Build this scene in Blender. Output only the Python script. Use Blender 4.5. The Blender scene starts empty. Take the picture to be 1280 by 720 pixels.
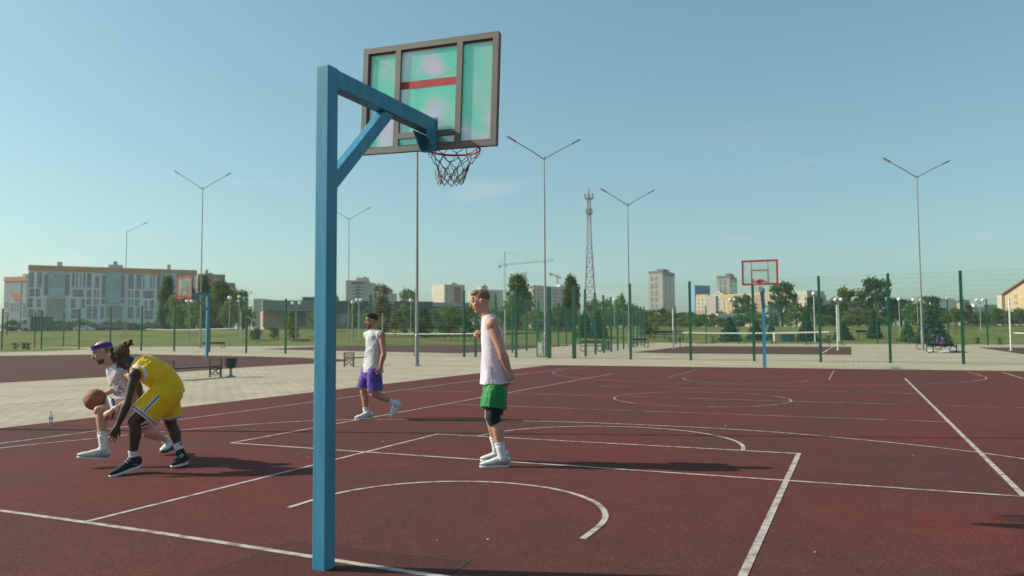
import bpy, bmesh, math, random
from mathutils import Vector, Matrix, noise as mnoise
R = math.radians
sc = bpy.context.scene
C = sc.collection

# ------------------------------------------------------------------ camera
W0, H0 = 1280.0, 720.0
FPX, PITCH, ROLL, YAW = 972.83, 0.05615, -0.00593, 0.41500
CAM = Vector((3.1101, -4.2993, 1.4752))
FWD = Vector((-math.sin(YAW)*math.cos(PITCH), math.cos(YAW)*math.cos(PITCH), math.sin(PITCH)))
_r = Vector((math.cos(YAW), math.sin(YAW), 0)); _u = _r.cross(FWD)
RGT = _r*math.cos(ROLL) + _u*math.sin(ROLL)
UPV = _u*math.cos(ROLL) - _r*math.sin(ROLL)
cd = bpy.data.cameras.new('camera'); cam = bpy.data.objects.new('camera', cd); C.objects.link(cam)
cam.matrix_world = Matrix(((RGT.x, UPV.x, -FWD.x, CAM.x), (RGT.y, UPV.y, -FWD.y, CAM.y), (RGT.z, UPV.z, -FWD.z, CAM.z), (0, 0, 0, 1)))
cd.sensor_width = 36.0; cd.lens = 36.0*FPX/W0
cd.clip_start = 0.1; cd.clip_end = 6000
cd.dof.use_dof = True; cd.dof.focus_distance = 8.5; cd.dof.aperture_fstop = 2.0
sc.camera = cam

# ------------------------------------------------------------------ sky, sun, exposure
SUN_EL = R(32.0)
SUN_DIR = Vector((-0.955*math.cos(SUN_EL), -0.297*math.cos(SUN_EL), math.sin(SUN_EL))).normalized()   # towards the sun
world = bpy.data.worlds.new('World'); sc.world = world; world.use_nodes = True
nt = world.node_tree; nt.nodes.clear()
def N(t, tree=None, **kw):
    n = (tree or nt).nodes.new(t)
    for k, v in kw.items(): setattr(n, k, v)
    return n
sky = N('ShaderNodeTexSky', sky_type='NISHITA', sun_disc=False, sun_elevation=SUN_EL,
        sun_rotation=math.atan2(SUN_DIR.x, SUN_DIR.y), air_density=1.0, dust_density=1.6, ozone_density=1.6)
tint = N('ShaderNodeMix', data_type='RGBA', blend_type='MULTIPLY'); tint.inputs[0].default_value = 1.0
tint.inputs[7].default_value = (0.76, 1.055, 0.995, 1)
gm = N('ShaderNodeGamma'); gm.inputs[1].default_value = 0.76          # evens the sky out, as haze and the camera do
nt.links.new(sky.outputs[0], gm.inputs[0]); nt.links.new(gm.outputs[0], tint.inputs[6])
# thin small clouds low over the horizon
tc = N('ShaderNodeTexCoord'); mp = N('ShaderNodeMapping'); mp.inputs['Scale'].default_value = (4.5, 4.5, 17.0)
nz = N('ShaderNodeTexNoise'); nz.inputs['Scale'].default_value = 1.35; nz.inputs['Detail'].default_value = 6; nz.inputs['Roughness'].default_value = 0.55
mr = N('ShaderNodeMapRange'); mr.inputs[1].default_value = 0.60; mr.inputs[2].default_value = 0.74; mr.inputs[4].default_value = 0.26
sep = N('ShaderNodeSeparateXYZ'); band = N('ShaderNodeMapRange'); band.inputs[1].default_value = 0.26; band.inputs[2].default_value = 0.09
mul = N('ShaderNodeMath', operation='MULTIPLY')
cl = N('ShaderNodeMix', data_type='RGBA'); cl.inputs[7].default_value = (5.6, 5.0, 5.2, 1)
nt.links.new(tc.outputs['Generated'], mp.inputs[0]); nt.links.new(mp.outputs[0], nz.inputs[0]); nt.links.new(nz.outputs[0], mr.inputs[0])
nt.links.new(tc.outputs['Generated'], sep.inputs[0]); nt.links.new(sep.outputs[2], band.inputs[0])
nt.links.new(mr.outputs[0], mul.inputs[0]); nt.links.new(band.outputs[0], mul.inputs[1])
nt.links.new(mul.outputs[0], cl.inputs[0]); nt.links.new(tint.outputs[2], cl.inputs[6])
bg = N('ShaderNodeBackground'); bg.inputs[1].default_value = 0.158
wo = N('ShaderNodeOutputWorld')
nt.links.new(cl.outputs[2], bg.inputs[0]); nt.links.new(bg.outputs[0], wo.inputs[0])
sl = bpy.data.lights.new('sun', 'SUN'); sl.energy = 5.0; sl.angle = R(0.6); sl.color = (1.0, 0.90, 0.76)
so = bpy.data.objects.new('sun', sl); C.objects.link(so)
so.rotation_euler = SUN_DIR.to_track_quat('Z', 'Y').to_euler()
vs = sc.view_settings; vs.view_transform = 'Standard'; vs.look = 'None'; vs.exposure = 0.30; vs.gamma = 1.0
sc.render.resolution_x = 1024; sc.render.resolution_y = 576
sc.cycles.max_bounces = 6; sc.cycles.transparent_max_bounces = 24; sc.cycles.use_denoising = True

# ------------------------------------------------------------------ survey helpers: photo pixel -> place in the world
def ray(px, py): return FWD + RGT*((px-640)/FPX) - UPV*((py-360)/FPX)
def G(px, py, z=0.0):
    d = ray(px, py); t = (z-CAM.z)/d.z; return CAM + d*t
HF = Vector((-math.sin(YAW), math.cos(YAW), 0))
def depth(p): return (Vector((p[0], p[1], CAM.z))-CAM).dot(HF)
def terr(s):
    t = min(1, max(0, (s-86)/46)); return -0.03 + 2.15*t*t*(3-2*t)
def AT(px, s, py=None):
    """point at horizontal depth s in the direction of a photo column, on the terrain, or at the height of row py"""
    d = ray(px, 415 if py is None else py); t = s/d.dot(HF); p = CAM + d*t
    if py is None: p.z = terr(s) if s > 86 else 0.0
    return p
def ppm(s): return FPX/s            # photo pixels per metre at depth s
def on_line(px, A, B):
    d = ray(px, 415); d = Vector((d.x, d.y)); a = Vector((A.x-CAM.x, A.y-CAM.y)); e = Vector((B.x-A.x, B.y-A.y))
    k = (a.x*d.y-a.y*d.x)/(e.y*d.x-e.x*d.y); return Vector((A.x+e.x*k, A.y+e.y*k, 0))

# ------------------------------------------------------------------ materials
def mat(name, col, rough=0.6, var=0.12, scale=8.0, bump=0.0, bscale=40.0, metal=0.0, spec=0.4, col2=None, lo=0.35, hi=0.65, coord='Object', detail=5, stretch=None):
    m = bpy.data.materials.new(name); m.use_nodes = True; t = m.node_tree; t.nodes.clear()
    out = N('ShaderNodeOutputMaterial', t); b = N('ShaderNodeBsdfPrincipled', t)
    b.inputs['Roughness'].default_value = rough; b.inputs['Metallic'].default_value = metal
    b.inputs['Specular IOR Level'].default_value = spec
    tcn = N('ShaderNodeTexCoord', t); nn = N('ShaderNodeTexNoise', t); nn.inputs['Scale'].default_value = scale; nn.inputs['Detail'].default_value = detail
    src = tcn.outputs[coord]
    if stretch:
        mpn = N('ShaderNodeMapping', t); mpn.inputs['Scale'].default_value = stretch; t.links.new(src, mpn.inputs[0]); src = mpn.outputs[0]
    t.links.new(src, nn.inputs[0])
    rp = N('ShaderNodeValToRGB', t); rp.color_ramp.elements[0].position = lo; rp.color_ramp.elements[1].position = hi
    c2 = col2 if col2 else tuple(min(1, c*(1+var)) for c in col); c1 = col if col2 else tuple(c*(1-var) for c in col)
    rp.color_ramp.elements[0].color = (*c1, 1); rp.color_ramp.elements[1].color = (*c2, 1)
    t.links.new(nn.outputs[0], rp.inputs[0]); t.links.new(rp.outputs[0], b.inputs['Base Color'])
    if bump:
        n2 = N('ShaderNodeTexNoise', t); n2.inputs['Scale'].default_value = bscale; n2.inputs['Detail'].default_value = 4
        t.links.new(src, n2.inputs[0]); bp = N('ShaderNodeBump', t); bp.inputs['Strength'].default_value = bump; bp.inputs['Distance'].default_value = 0.02
        t.links.new(n2.outputs[0], bp.inputs['Height']); t.links.new(bp.outputs[0], b.inputs['Normal'])
    t.links.new(b.outputs[0], out.inputs[0])
    return m

# ------------------------------------------------------------------ mesh builder
class MB:
    def __init__(s): s.v = []; s.f = []; s.m = []; s.mi = 0
    def add(s, vs, fs):
        o = len(s.v); s.v += [tuple(v) for v in vs]; s.f += [tuple(i+o for i in f) for f in fs]; s.m += [s.mi]*len(fs); return s
    def box(s, c, size, ax=None, taper=1.0):
        c = Vector(c); a = ax or (Vector((1, 0, 0)), Vector((0, 1, 0)), Vector((0, 0, 1)))
        X, Y, Z = a[0]*size[0]/2, a[1]*size[1]/2, a[2]*size[2]/2
        vs = [c-X-Y-Z, c+X-Y-Z, c+X+Y-Z, c-X+Y-Z, c+(-X-Y)*taper+Z, c+(X-Y)*taper+Z, c+(X+Y)*taper+Z, c+(-X+Y)*taper+Z]
        return s.add(vs, [(3, 2, 1, 0), (4, 5, 6, 7), (0, 1, 5, 4), (1, 2, 6, 5), (2, 3, 7, 6), (3, 0, 4, 7)])
    def bar(s, a, b, w, h=None, side=None):
        """rectangular bar from a to b"""
        a, b = Vector(a), Vector(b); d = (b-a); L = d.length; d.normalize(); h = h or w
        sd = Vector(side).normalized() if side is not None else (Vector((0, 0, 1)).cross(d) if abs(d.z) < .95 else Vector((1, 0, 0)))
        sd = (sd-d*sd.dot(d)).normalized(); up = d.cross(sd)
        return s.box((a+b)/2, (w, h, L), (sd, up, d))
    def tube(s, pts, rad, n=8, cap=True, side=None, round_ends=False):
        """swept tube; rad: number, list of numbers or list of (a along side, b across)"""
        pts = [Vector(p) for p in pts]
        if not isinstance(rad, (list, tuple)): rad = [rad]*len(pts)
        rad = [(r, r) if not isinstance(r, (list, tuple)) else r for r in rad]
        if round_ends:
            for e in (0, -1):
                d = (pts[0]-pts[1] if e == 0 else pts[-1]-pts[-2]).normalized(); p0 = pts[e]; r0 = rad[e]; k = min(r0)
                ex = [(p0+d*k*math.sin(t), (r0[0]*math.cos(t), r0[1]*math.cos(t))) for t in (R(30), R(58), R(80))]
                if e == 0: pts = [q for q, _ in reversed(ex)]+pts; rad = [q for _, q in reversed(ex)]+rad
                else: pts += [q for q, _ in ex]; rad += [q for _, q in ex]
        vs = []; prev = Vector(side).normalized() if side is not None else None
        for i, p in enumerate(pts):
            d = (pts[min(i+1, len(pts)-1)]-pts[max(i-1, 0)]).normalized()
            if prev is None: prev = Vector((0, 0, 1)).cross(d) if abs(d.z) < .9 else Vector((1, 0, 0)).cross(d)
            sd = prev-d*prev.dot(d)
            sd = sd.normalized() if sd.length > 1e-4 else d.orthogonal().normalized()
            if side is None: prev = sd
            up = d.cross(sd)
            for k in range(n):
                t = 2*math.pi*k/n; vs.append(p+sd*math.cos(t)*rad[i][0]+up*math.sin(t)*rad[i][1])
        m = len(pts); fs = [(i*n+k, i*n+(k+1) % n, (i+1)*n+(k+1) % n, (i+1)*n+k) for i in range(m-1) for k in range(n)]
        if cap: fs += [tuple(range(n-1, -1, -1)), tuple((m-1)*n+k for k in range(n))]
        return s.add(vs, fs)
    def lathe(s, c, prof, n=16):
        c = Vector(c); vs = [c+Vector((r*math.cos(2*math.pi*k/n), r*math.sin(2*math.pi*k/n), z)) for r, z in prof for k in range(n)]
        m = len(prof); fs = [(i*n+k, i*n+(k+1) % n, (i+1)*n+(k+1) % n, (i+1)*n+k) for i in range(m-1) for k in range(n)]
        return s.add(vs, fs+[tuple(range(n-1, -1, -1)), tuple((m-1)*n+k for k in range(n))])
    def ell(s, c, r, ax=None, n=14, m=9):
        c = Vector(c); a = ax or (Vector((1, 0, 0)), Vector((0, 1, 0)), Vector((0, 0, 1)))
        vs = []
        for i in range(m+1):
            th = math.pi*(0.001+0.998*i/m)
            for k in range(n):
                t = 2*math.pi*k/n; vs.append(c+a[0]*r[0]*math.sin(th)*math.cos(t)+a[1]*r[1]*math.sin(th)*math.sin(t)+a[2]*r[2]*-math.cos(th))
        fs = [(i*n+k, i*n+(k+1) % n, (i+1)*n+(k+1) % n, (i+1)*n+k) for i in range(m) for k in range(n)]
        return s.add(vs, fs+[tuple(range(n-1, -1, -1)), tuple(m*n+k for k in range(n))])
    def prism(s, poly, vec):
        poly = [Vector(p) for p in poly]; vec = Vector(vec); n = len(poly)
        return s.add(poly+[p+vec for p in poly], [tuple(range(n-1, -1, -1)), tuple(range(n, 2*n))]+[(i, (i+1) % n, n+(i+1) % n, n+i) for i in range(n)])
    def poly(s, pts): return s.add(pts, [tuple(range(len(pts)))])
    def strip(s, pts, w, z, closed=False):
        """flat painted line along pts on the ground"""
        P = [Vector((p[0], p[1], 0)) for p in pts]; n = len(P); vs = []
        for i in range(n):
            a = P[(i-1) % n] if (closed or i > 0) else P[i]; b = P[(i+1) % n] if (closed or i < n-1) else P[i]
            d = (b-a).normalized(); nn = Vector((-d.y, d.x, 0)); vs += [P[i]+nn*w/2+Vector((0, 0, z)), P[i]-nn*w/2+Vector((0, 0, z))]
        fs = [(2*i, 2*i+1, 2*((i+1) % n)+1, 2*((i+1) % n)) for i in range(n if closed else n-1)]
        return s.add(vs, fs)
    def build(s, name, mats, parent=None, off=None, smooth=False, bevel=0):
        me = bpy.data.meshes.new(name)
        o_ = Vector(off) if off is not None else (parent_base(parent) if parent else Vector((0, 0, 0)))
        me.from_pydata([(v[0]-o_.x, v[1]-o_.y, v[2]-o_.z) for v in s.v], [], s.f)
        for mm in (mats if isinstance(mats, (list, tuple)) else [mats] if mats else []): me.materials.append(mm)
        me.polygons.foreach_set('material_index', s.m); me.update()
        bm = bmesh.new(); bm.from_mesh(me); bmesh.ops.recalc_face_normals(bm, faces=bm.faces)
        bm.to_mesh(me); bm.free()
        if smooth: me.polygons.foreach_set('use_smooth', [True]*len(me.polygons))
        ob = bpy.data.objects.new(name, me); C.objects.link(ob)
        if parent: ob.parent = parent
        if off is not None and parent is None: ob.location = o_
        if bevel:
            bv = ob.modifiers.new('bevel', 'BEVEL'); bv.width = bevel; bv.segments = 2; bv.limit_method = 'ANGLE'
        return ob
def parent_base(p):
    b = Vector((0, 0, 0))
    while p is not None: b += Vector(p.location); p = p.parent
    return b
def tag(o, label=None, cat=None, group=None, kind=None):
    if label: o['label'] = label
    if cat: o['category'] = cat
    if group: o['group'] = group
    if kind: o['kind'] = kind
    return o
def thing(name, label, cat, loc=(0, 0, 0), rz=0.0, group=None):
    o = bpy.data.objects.new(name, None); C.objects.link(o); o.empty_display_size = 0.3
    o.location = Vector(loc); o.rotation_euler = (0, 0, rz); return tag(o, label, cat, group)
def struct(o): o['kind'] = 'structure'; return o
def copy_tree(o, parent=None):
    c = o.copy(); C.objects.link(c)
    for ch in list(o.children):
        k = copy_tree(ch); k.parent = c; k.matrix_parent_inverse = ch.matrix_parent_inverse.copy()
    return c
# ================================================================== SETTING
rnd = random.Random(7)
# grass: one sheet from behind the camera to the horizon, rising to a low bank beyond the plaza
M_grass = mat('grass', (0.075, 0.105, 0.022), 0.9, scale=0.22, col2=(0.165, 0.170, 0.050), bump=0.6, bscale=6, spec=0.1, lo=.3, hi=.7, detail=8)
b = MB(); rows = [-80, -20, 40, 70, 84, 86]+[86+46*i/16 for i in range(1, 17)]+[150, 220, 400, 800, 1600, 3500]
cols = [-3500, -1500, -700, -300]+[-200+20*i for i in range(21)]+[300, 700, 1500, 3500]
HR = Vector((math.cos(YAW), math.sin(YAW), 0))
for s_ in rows:
    for c_ in cols:
        p = Vector((CAM.x, CAM.y, 0))+HF*s_+HR*c_
        b.v.append((p.x, p.y, terr(s_)+(0.12*mnoise.noise((p.x*.07, p.y*.07, 0)) if 96 < s_ < 220 else 0)))
nc = len(cols)
b.f = [(i*nc+k, i*nc+k+1, (i+1)*nc+k+1, (i+1)*nc+k) for i in range(len(rows)-1) for k in range(nc-1)]; b.m = [0]*len(b.f)
struct(b.build('ground', M_grass, smooth=True))

# concrete block paving of the plaza
def paving_mat():
    m = mat('paving', (0.39, 0.345, 0.25), 0.85, scale=0.6, col2=(0.47, 0.42, 0.31), spec=0.2, coord='Object', detail=8)
    t = m.node_tree; b_ = [n for n in t.nodes if n.type == 'BSDF_PRINCIPLED'][0]; rp = [n for n in t.nodes if n.type == 'VALTORGB'][0]
    tcn = [n for n in t.nodes if n.type == 'TEX_COORD'][0]
    br = N('ShaderNodeTexBrick', t); br.inputs['Scale'].default_value = 1.0; br.inputs['Mortar Size'].default_value = 0.018
    br.inputs['Brick Width'].default_value = 0.4; br.inputs['Row Height'].default_value = 0.2
    br.inputs['Color1'].default_value = (1, 1, 1, 1); br.inputs['Color2'].default_value = (0.86, 0.85, 0.83, 1); br.inputs['Mortar'].default_value = (0.60, 0.57, 0.52, 1)
    t.links.new(tcn.outputs['Object'], br.inputs[0])
    mx = N('ShaderNodeMix', t, data_type='RGBA', blend_type='MULTIPLY'); mx.inputs[0].default_value = 1
    t.links.new(rp.outputs[0], mx.inputs[6]); t.links.new(br.outputs[0], mx.inputs[7]); t.links.new(mx.outputs[2], b_.inputs['Base Color'])
    bp = N('ShaderNodeBump', t); bp.inputs['Strength'].default_value = 0.5; bp.inputs['Distance'].default_value = 0.01
    t.links.new(br.outputs['Fac'], bp.inputs['Height']); bp.invert = True; t.links.new(bp.outputs[0], b_.inputs['Normal'])
    return m
M_pave = paving_mat()
far = [G(1400, 432.2), G(1280, 431.6), G(1060, 431), G(860, 430), G(640, 428.6), G(470, 427), G(300, 425.6), G(120, 427.5), G(0, 431), G(-60, 433)]
b = MB(); b.poly([(p.x, p.y, 0) for p in [Vector((42, -14, 0))]+far+[Vector((-75, 22, 0)), Vector((-40, -14, 0))]])
struct(b.build('plaza_pavement', M_pave))
# strips of pale kerb round the grass edge
M_kerb = mat('kerb_concrete', (0.36, 0.35, 0.30), 0.85)
b = MB(); pts = far
for i in range(len(pts)-1):
    a_, c_ = pts[i], pts[i+1]; b.bar((a_.x, a_.y, 0.03), (c_.x, c_.y, 0.03), 0.18, 0.12)
struct(b.build('kerb', M_kerb))
b = MB(); b.poly([Vector((p.x, p.y, 0.012)) for p in (G(-20, 440.6), G(50, 439.2), G(112, 436.8), G(90, 435.2), G(-20, 434.4))])
struct(b.build('grass_patch', M_grass))

# red rubber courts
def court_mat(name, a, c, speck=True):
    m = bpy.data.materials.new(name); m.use_nodes = True; t = m.node_tree; t.nodes.clear()
    out = N('ShaderNodeOutputMaterial', t); b_ = N('ShaderNodeBsdfPrincipled', t); b_.inputs['Roughness'].default_value = 0.85; b_.inputs['Specular IOR Level'].default_value = 0.10
    tcn = N('ShaderNodeTexCoord', t)
    n1 = N('ShaderNodeTexNoise', t); n1.inputs['Scale'].default_value = 0.30; n1.inputs['Detail'].default_value = 5; n1.inputs['Roughness'].default_value = 0.55
    n2 = N('ShaderNodeTexNoise', t); n2.inputs['Scale'].default_value = 85; n2.inputs['Detail'].default_value = 2
    n3 = N('ShaderNodeTexNoise', t); n3.inputs['Scale'].default_value = 2.6; n3.inputs['Detail'].default_value = 8; n3.inputs['Roughness'].default_value = 0.7
    for n in (n1, n2, n3): t.links.new(tcn.outputs['Object'], n.inputs[0])
    r1 = N('ShaderNodeValToRGB', t); r1.color_ramp.elements[0].position = 0.40; r1.color_ramp.elements[1].position = 0.66
    r1.color_ramp.elements[0].color = (*a, 1); r1.color_ramp.elements[1].color = (*c, 1); t.links.new(n1.outputs[0], r1.inputs[0])
    r2 = N('ShaderNodeMapRange', t); r2.inputs[1].default_value = 0.3; r2.inputs[2].default_value = 0.7; r2.inputs[3].default_value = 0.58; r2.inputs[4].default_value = 1.42; t.links.new(n2.outputs[0], r2.inputs[0])
    r3 = N('ShaderNodeMapRange', t); r3.inputs[1].default_value = 0.3; r3.inputs[2].default_value = 0.7; r3.inputs[3].default_value = 0.88; r3.inputs[4].default_value = 1.12; t.links.new(n3.outputs[0], r3.inputs[0])
    mm = N('ShaderNodeMath', t, operation='MULTIPLY'); t.links.new(r2.outputs[0], mm.inputs[0]); t.links.new(r3.outputs[0], mm.inputs[1])
    mx = N('ShaderNodeVectorMath', t, operation='SCALE'); t.links.new(r1.outputs[0], mx.inputs[0]); t.links.new(mm.outputs[0], mx.inputs['Scale'])
    t.links.new(mx.outputs[0], b_.inputs['Base Color'])
    bp = N('ShaderNodeBump', t); bp.inputs['Strength'].default_value = 0.35; bp.inputs['Distance'].default_value = 0.004
    t.links.new(n2.outputs[0], bp.inputs['Height']); t.links.new(bp.outputs[0], b_.inputs['Normal']); t.links.new(b_.outputs[0], out.inputs[0])
    return m
M_court = court_mat('court_rubber', (0.088, 0.036, 0.030), (0.124, 0.031, 0.027))
M_court2 = court_mat('far_court_rubber', (0.078, 0.042, 0.038), (0.096, 0.038, 0.034))
def sheet(name, pts, z, m):
    b = MB(); b.poly([(p[0], p[1], z) for p in pts]); return struct(b.build(name, m))
sheet('basketball_court', [(-9.3, -5), (13, -5), (9.6, 27.75), (-9.25, 27.75)], 0.006, M_court)
sheet('left_court', [G(-60, 486), G(0, 478.6), G(160, 469.6), G(320, 458.3), G(392, 454.6), G(436, 451.2), G(428, 449.2), G(320, 445.6), G(160, 442.6), G(0, 444.8), G(-60, 446)], 0.006, M_court2)
sheet('volleyball_court', [G(325, 436.5), G(575, 441.8), G(725, 431.2), G(500, 428.8)], 0.006, M_court2)
sheet('right_volleyball_court', [G(788, 440.6), G(850, 441.8), G(1064, 443.6), G(1064, 433.6), G(862, 432.6)], 0.006, M_court2)
sheet('far_right_court', [G(1222, 434.2), G(1290, 444.5), G(1400, 446), G(1400, 435)], 0.006, M_court2)
sheet('far_left_court', [G(40, 433.4), G(160, 433), G(300, 431.2), G(395, 429), G(395, 426.8), G(250, 427.2), G(120, 429.2)], 0.006, M_court2)

# painted lines
M_line = mat('court_line_paint', (0.23, 0.17, 0.15), 0.8, scale=9, col2=(0.45, 0.40, 0.37), lo=0.35, hi=0.55, detail=8, spec=0.2)
M_linef = mat('worn_court_line_paint', (0.13, 0.075, 0.065), 0.8, scale=3, col2=(0.36, 0.30, 0.27), lo=0.36, hi=0.62, detail=8, spec=0.2)
ZL = 0.010
def smooth_curve(P, k=8):
    P = [Vector((p[0], p[1], 0)) for p in P]; out = []
    for i in range(len(P)-1):
        p0, p1, p2, p3 = P[max(i-1, 0)], P[i], P[i+1], P[min(i+2, len(P)-1)]
        for j in range(k):
            t = j/k; out.append(0.5*((2*p1)+(p2-p0)*t+(2*p0-5*p1+4*p2-p3)*t*t+(3*p1-p0-3*p2+p3)*t**3))
    return out+[P[-1]]
def arc(cx, cy, rx, ry, a0, a1, n=48): return [(cx+rx*math.cos(R(a0+(a1-a0)*i/n)), cy+ry*math.sin(R(a0+(a1-a0)*i/n))) for i in range(n+1)]
b = MB(); z = [ZL]
def L(pts, w=0.05, closed=False): z[0] += 0.00006; b.strip(pts, w, z[0], closed)
FT = 5.63
L(smooth_curve([(-7.55, 0.02), (-4.5, 0.01), (-2.45, 0), (-1.2, -.03), (-.1, -.08), (.8, -.11), (3, -.12), (12.4, -.12)]), .055)                                        # near baseline
L([(-2.45, 0.03), (-2.45, FT)], .05); L([(2.45, 0.03), (2.45, FT+.025)], .055); L([(-2.475, FT), (2.425, FT)], .05)
L(arc(0, FT, 1.8, 1.8, 0, 180), .05)
L([(1.3, 1.02)]+arc(0, 1.38, 1.3, 1.3, 0, 180)+[(-1.3, 1.02)], .05)          # no-charge half circle
L(smooth_curve([(-7.2, 0.03), (-7.08, 2.3), (-6.78, 3.35), (-6.28, 4.75), (-5.3, 6.3), (-3.6, 7.2), (-1.4, 7.68), (0.3, 7.75), (1.9, 7.6), (3.36, 7.08), (4.43, 6.47), (5.3, 5.6), (6.3, 4.2), (6.9, 2.6), (7.05, 0.03)]), .05)
L([(-7.5, 0.03), (-7.5, 25.3)], .05); L([(7.5, 0.03), (7.6, 26.5)], .05)     # sidelines
YC = 12.82
L([(-4.6, YC-9), (4.42, YC-9)], .05); L([(4.42, YC-9), (4.42, YC+9)], .055); L([(-4.6, YC+9), (-4.6, YC-9)], .05)
struct(b.build('court_markings', M_line))
b = MB()
L([(-7.5, YC), (7.5, YC)], .05); L(arc(0, YC, 1.85, 1.85, 0, 360)[:-1], .05, True)
L([(-4.6, YC-3), (4.42, YC-3)]); L([(-4.6, YC+3), (4.42, YC+3)]); L([(-4.6, YC+9), (4.42, YC+9)], .03)
L([(-2.35, 20.2), (-2.35, 25.3)]); L([(2.35, 20.5), (2.35, 26.2)])
L(arc(0, 20.2, 1.8, 2.2, 180, 360))
L([(-6.9, 26.6)]+arc(-.2, 23.5, 6.9, 6.0, 180, 360)+[(6.6, 26.6)])
struct(b.build('worn_court_markings', M_linef))
b = MB(); b.strip([(-13.3, 2.5), (-13.3, 9.8)], .07, 0.005)
b.strip([G(845, 435.1), G(1040, 435.1)], .12, 0.011); b.strip([G(1028, 441.5), G(1040, 434.2)], .1, 0.012)
struct(b.build('plaza_markings', mat('white_line_paint', (0.5, 0.49, 0.45), 0.7)))
M_seam = mat('seam_rubber', (0.035, 0.024, 0.022), 0.9, scale=6, col2=(0.07, 0.04, 0.035))
b = MB(); q = [(-0.63, 0.13), (0.85, 0.12)]
b.strip([(-0.62, -0.75), (-0.60, 0.19)], .012, .0086); b.strip([(-0.60, 0.19), (0.80, 0.24)], .012, .00865); b.strip([(0.80, 0.24), (0.84, -0.75)], .014, .0087)
struct(b.build('court_seam', M_seam))
M_patch = court_mat('court_patch_rubber', (0.066, 0.031, 0.027), (0.098, 0.029, 0.025))
sheet('court_patch', [(-0.615, -0.75), (-0.595, 0.185), (0.795, 0.235), (0.83, -0.75)], 0.0082, M_patch)
# blown-in litter on the rubber: flakes nobody could count
b = MB()
for i in range(55):
    x, y = rnd.uniform(-8, 8), rnd.uniform(0.2, 20); s_ = rnd.uniform(.005, .014); a = rnd.uniform(0, 6)
    c_, d_ = Vector((math.cos(a), math.sin(a), 0))*s_, Vector((-math.sin(a), math.cos(a), rnd.uniform(.2, .7)))*s_*rnd.uniform(.4, 1)
    p = Vector((x, y, 0.0125+s_*.2)); b.add([p-c_-d_*.3, p+c_-d_*.3, p+c_*.8+d_, p-c_*.6+d_*.8], [(0, 1, 2, 3)])
tag(b.build('leaf_litter', mat('dry_leaf', (0.35, 0.28, 0.2), 0.8)), 'pale dry leaf flakes scattered over the red court', 'litter', kind='stuff')
# ================================================================== BASKETBALL HOOPS
def paint(name, col, rough=0.42, **k):
    return mat(name, tuple(c*.92 for c in col), rough, scale=k.pop('scale', 3.0), col2=tuple(c*1.1 for c in col), bump=0.05, bscale=60, **k)
M_blue = paint('blue_paint', (0.045, 0.235, 0.37), 0.4, stretch=(14, 14, .8))
def worn_paint(name, col, dust, chip):
    m = mat(name, tuple(c*.9 for c in col), .42, scale=2.2, col2=tuple(c*1.12 for c in col), bump=.06, bscale=70, stretch=(10, 10, .9), detail=8)
    t = m.node_tree; b_ = [n for n in t.nodes if n.type == 'BSDF_PRINCIPLED'][0]; rp = [n for n in t.nodes if n.type == 'VALTORGB'][0]; tcn = [n for n in t.nodes if n.type == 'TEX_COORD'][0]
    last = rp.outputs[0]
    for col_, sc_, lo, hi, st in ((dust, 3.0, .50, .80, (6, 6, .5)), (chip, 26, .70, .73, (1, 1, 1)), (dust, 60, .66, .72, (1, 1, .12))):
        mp2 = N('ShaderNodeMapping', t); mp2.inputs['Scale'].default_value = st; n_ = N('ShaderNodeTexNoise', t); n_.inputs['Scale'].default_value = sc_; n_.inputs['Detail'].default_value = 6
        t.links.new(tcn.outputs['Object'], mp2.inputs[0]); t.links.new(mp2.outputs[0], n_.inputs[0]); r_ = N('ShaderNodeMapRange', t); r_.inputs[1].default_value = lo; r_.inputs[2].default_value = hi; r_.inputs[4].default_value = .45; t.links.new(n_.outputs[0], r_.inputs[0])
        mx = N('ShaderNodeMix', t, data_type='RGBA'); t.links.new(r_.outputs[0], mx.inputs[0]); t.links.new(last, mx.inputs[6]); mx.inputs[7].default_value = (*col_, 1); last = mx.outputs[2]
    t.links.new(last, b_.inputs['Base Color']); return m
M_blue = worn_paint('worn_blue_paint', (0.040, 0.225, 0.36), (.12, .30, .38), (.10, .055, .035))
M_grey = mat('grey_frame_paint', (0.17, 0.158, 0.14), 0.6, scale=5, var=.08)
M_red = mat('red_paint', (0.42, 0.022, 0.035), 0.5, scale=8)
M_red_shade = mat('shaded_red_paint', (0.16, 0.015, 0.03), 0.6)  # the red paint again, darkened for the shade on the front frame
M_bolt = mat('zinc_bolt', (0.35, 0.36, 0.36), 0.4, metal=.7)
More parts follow.
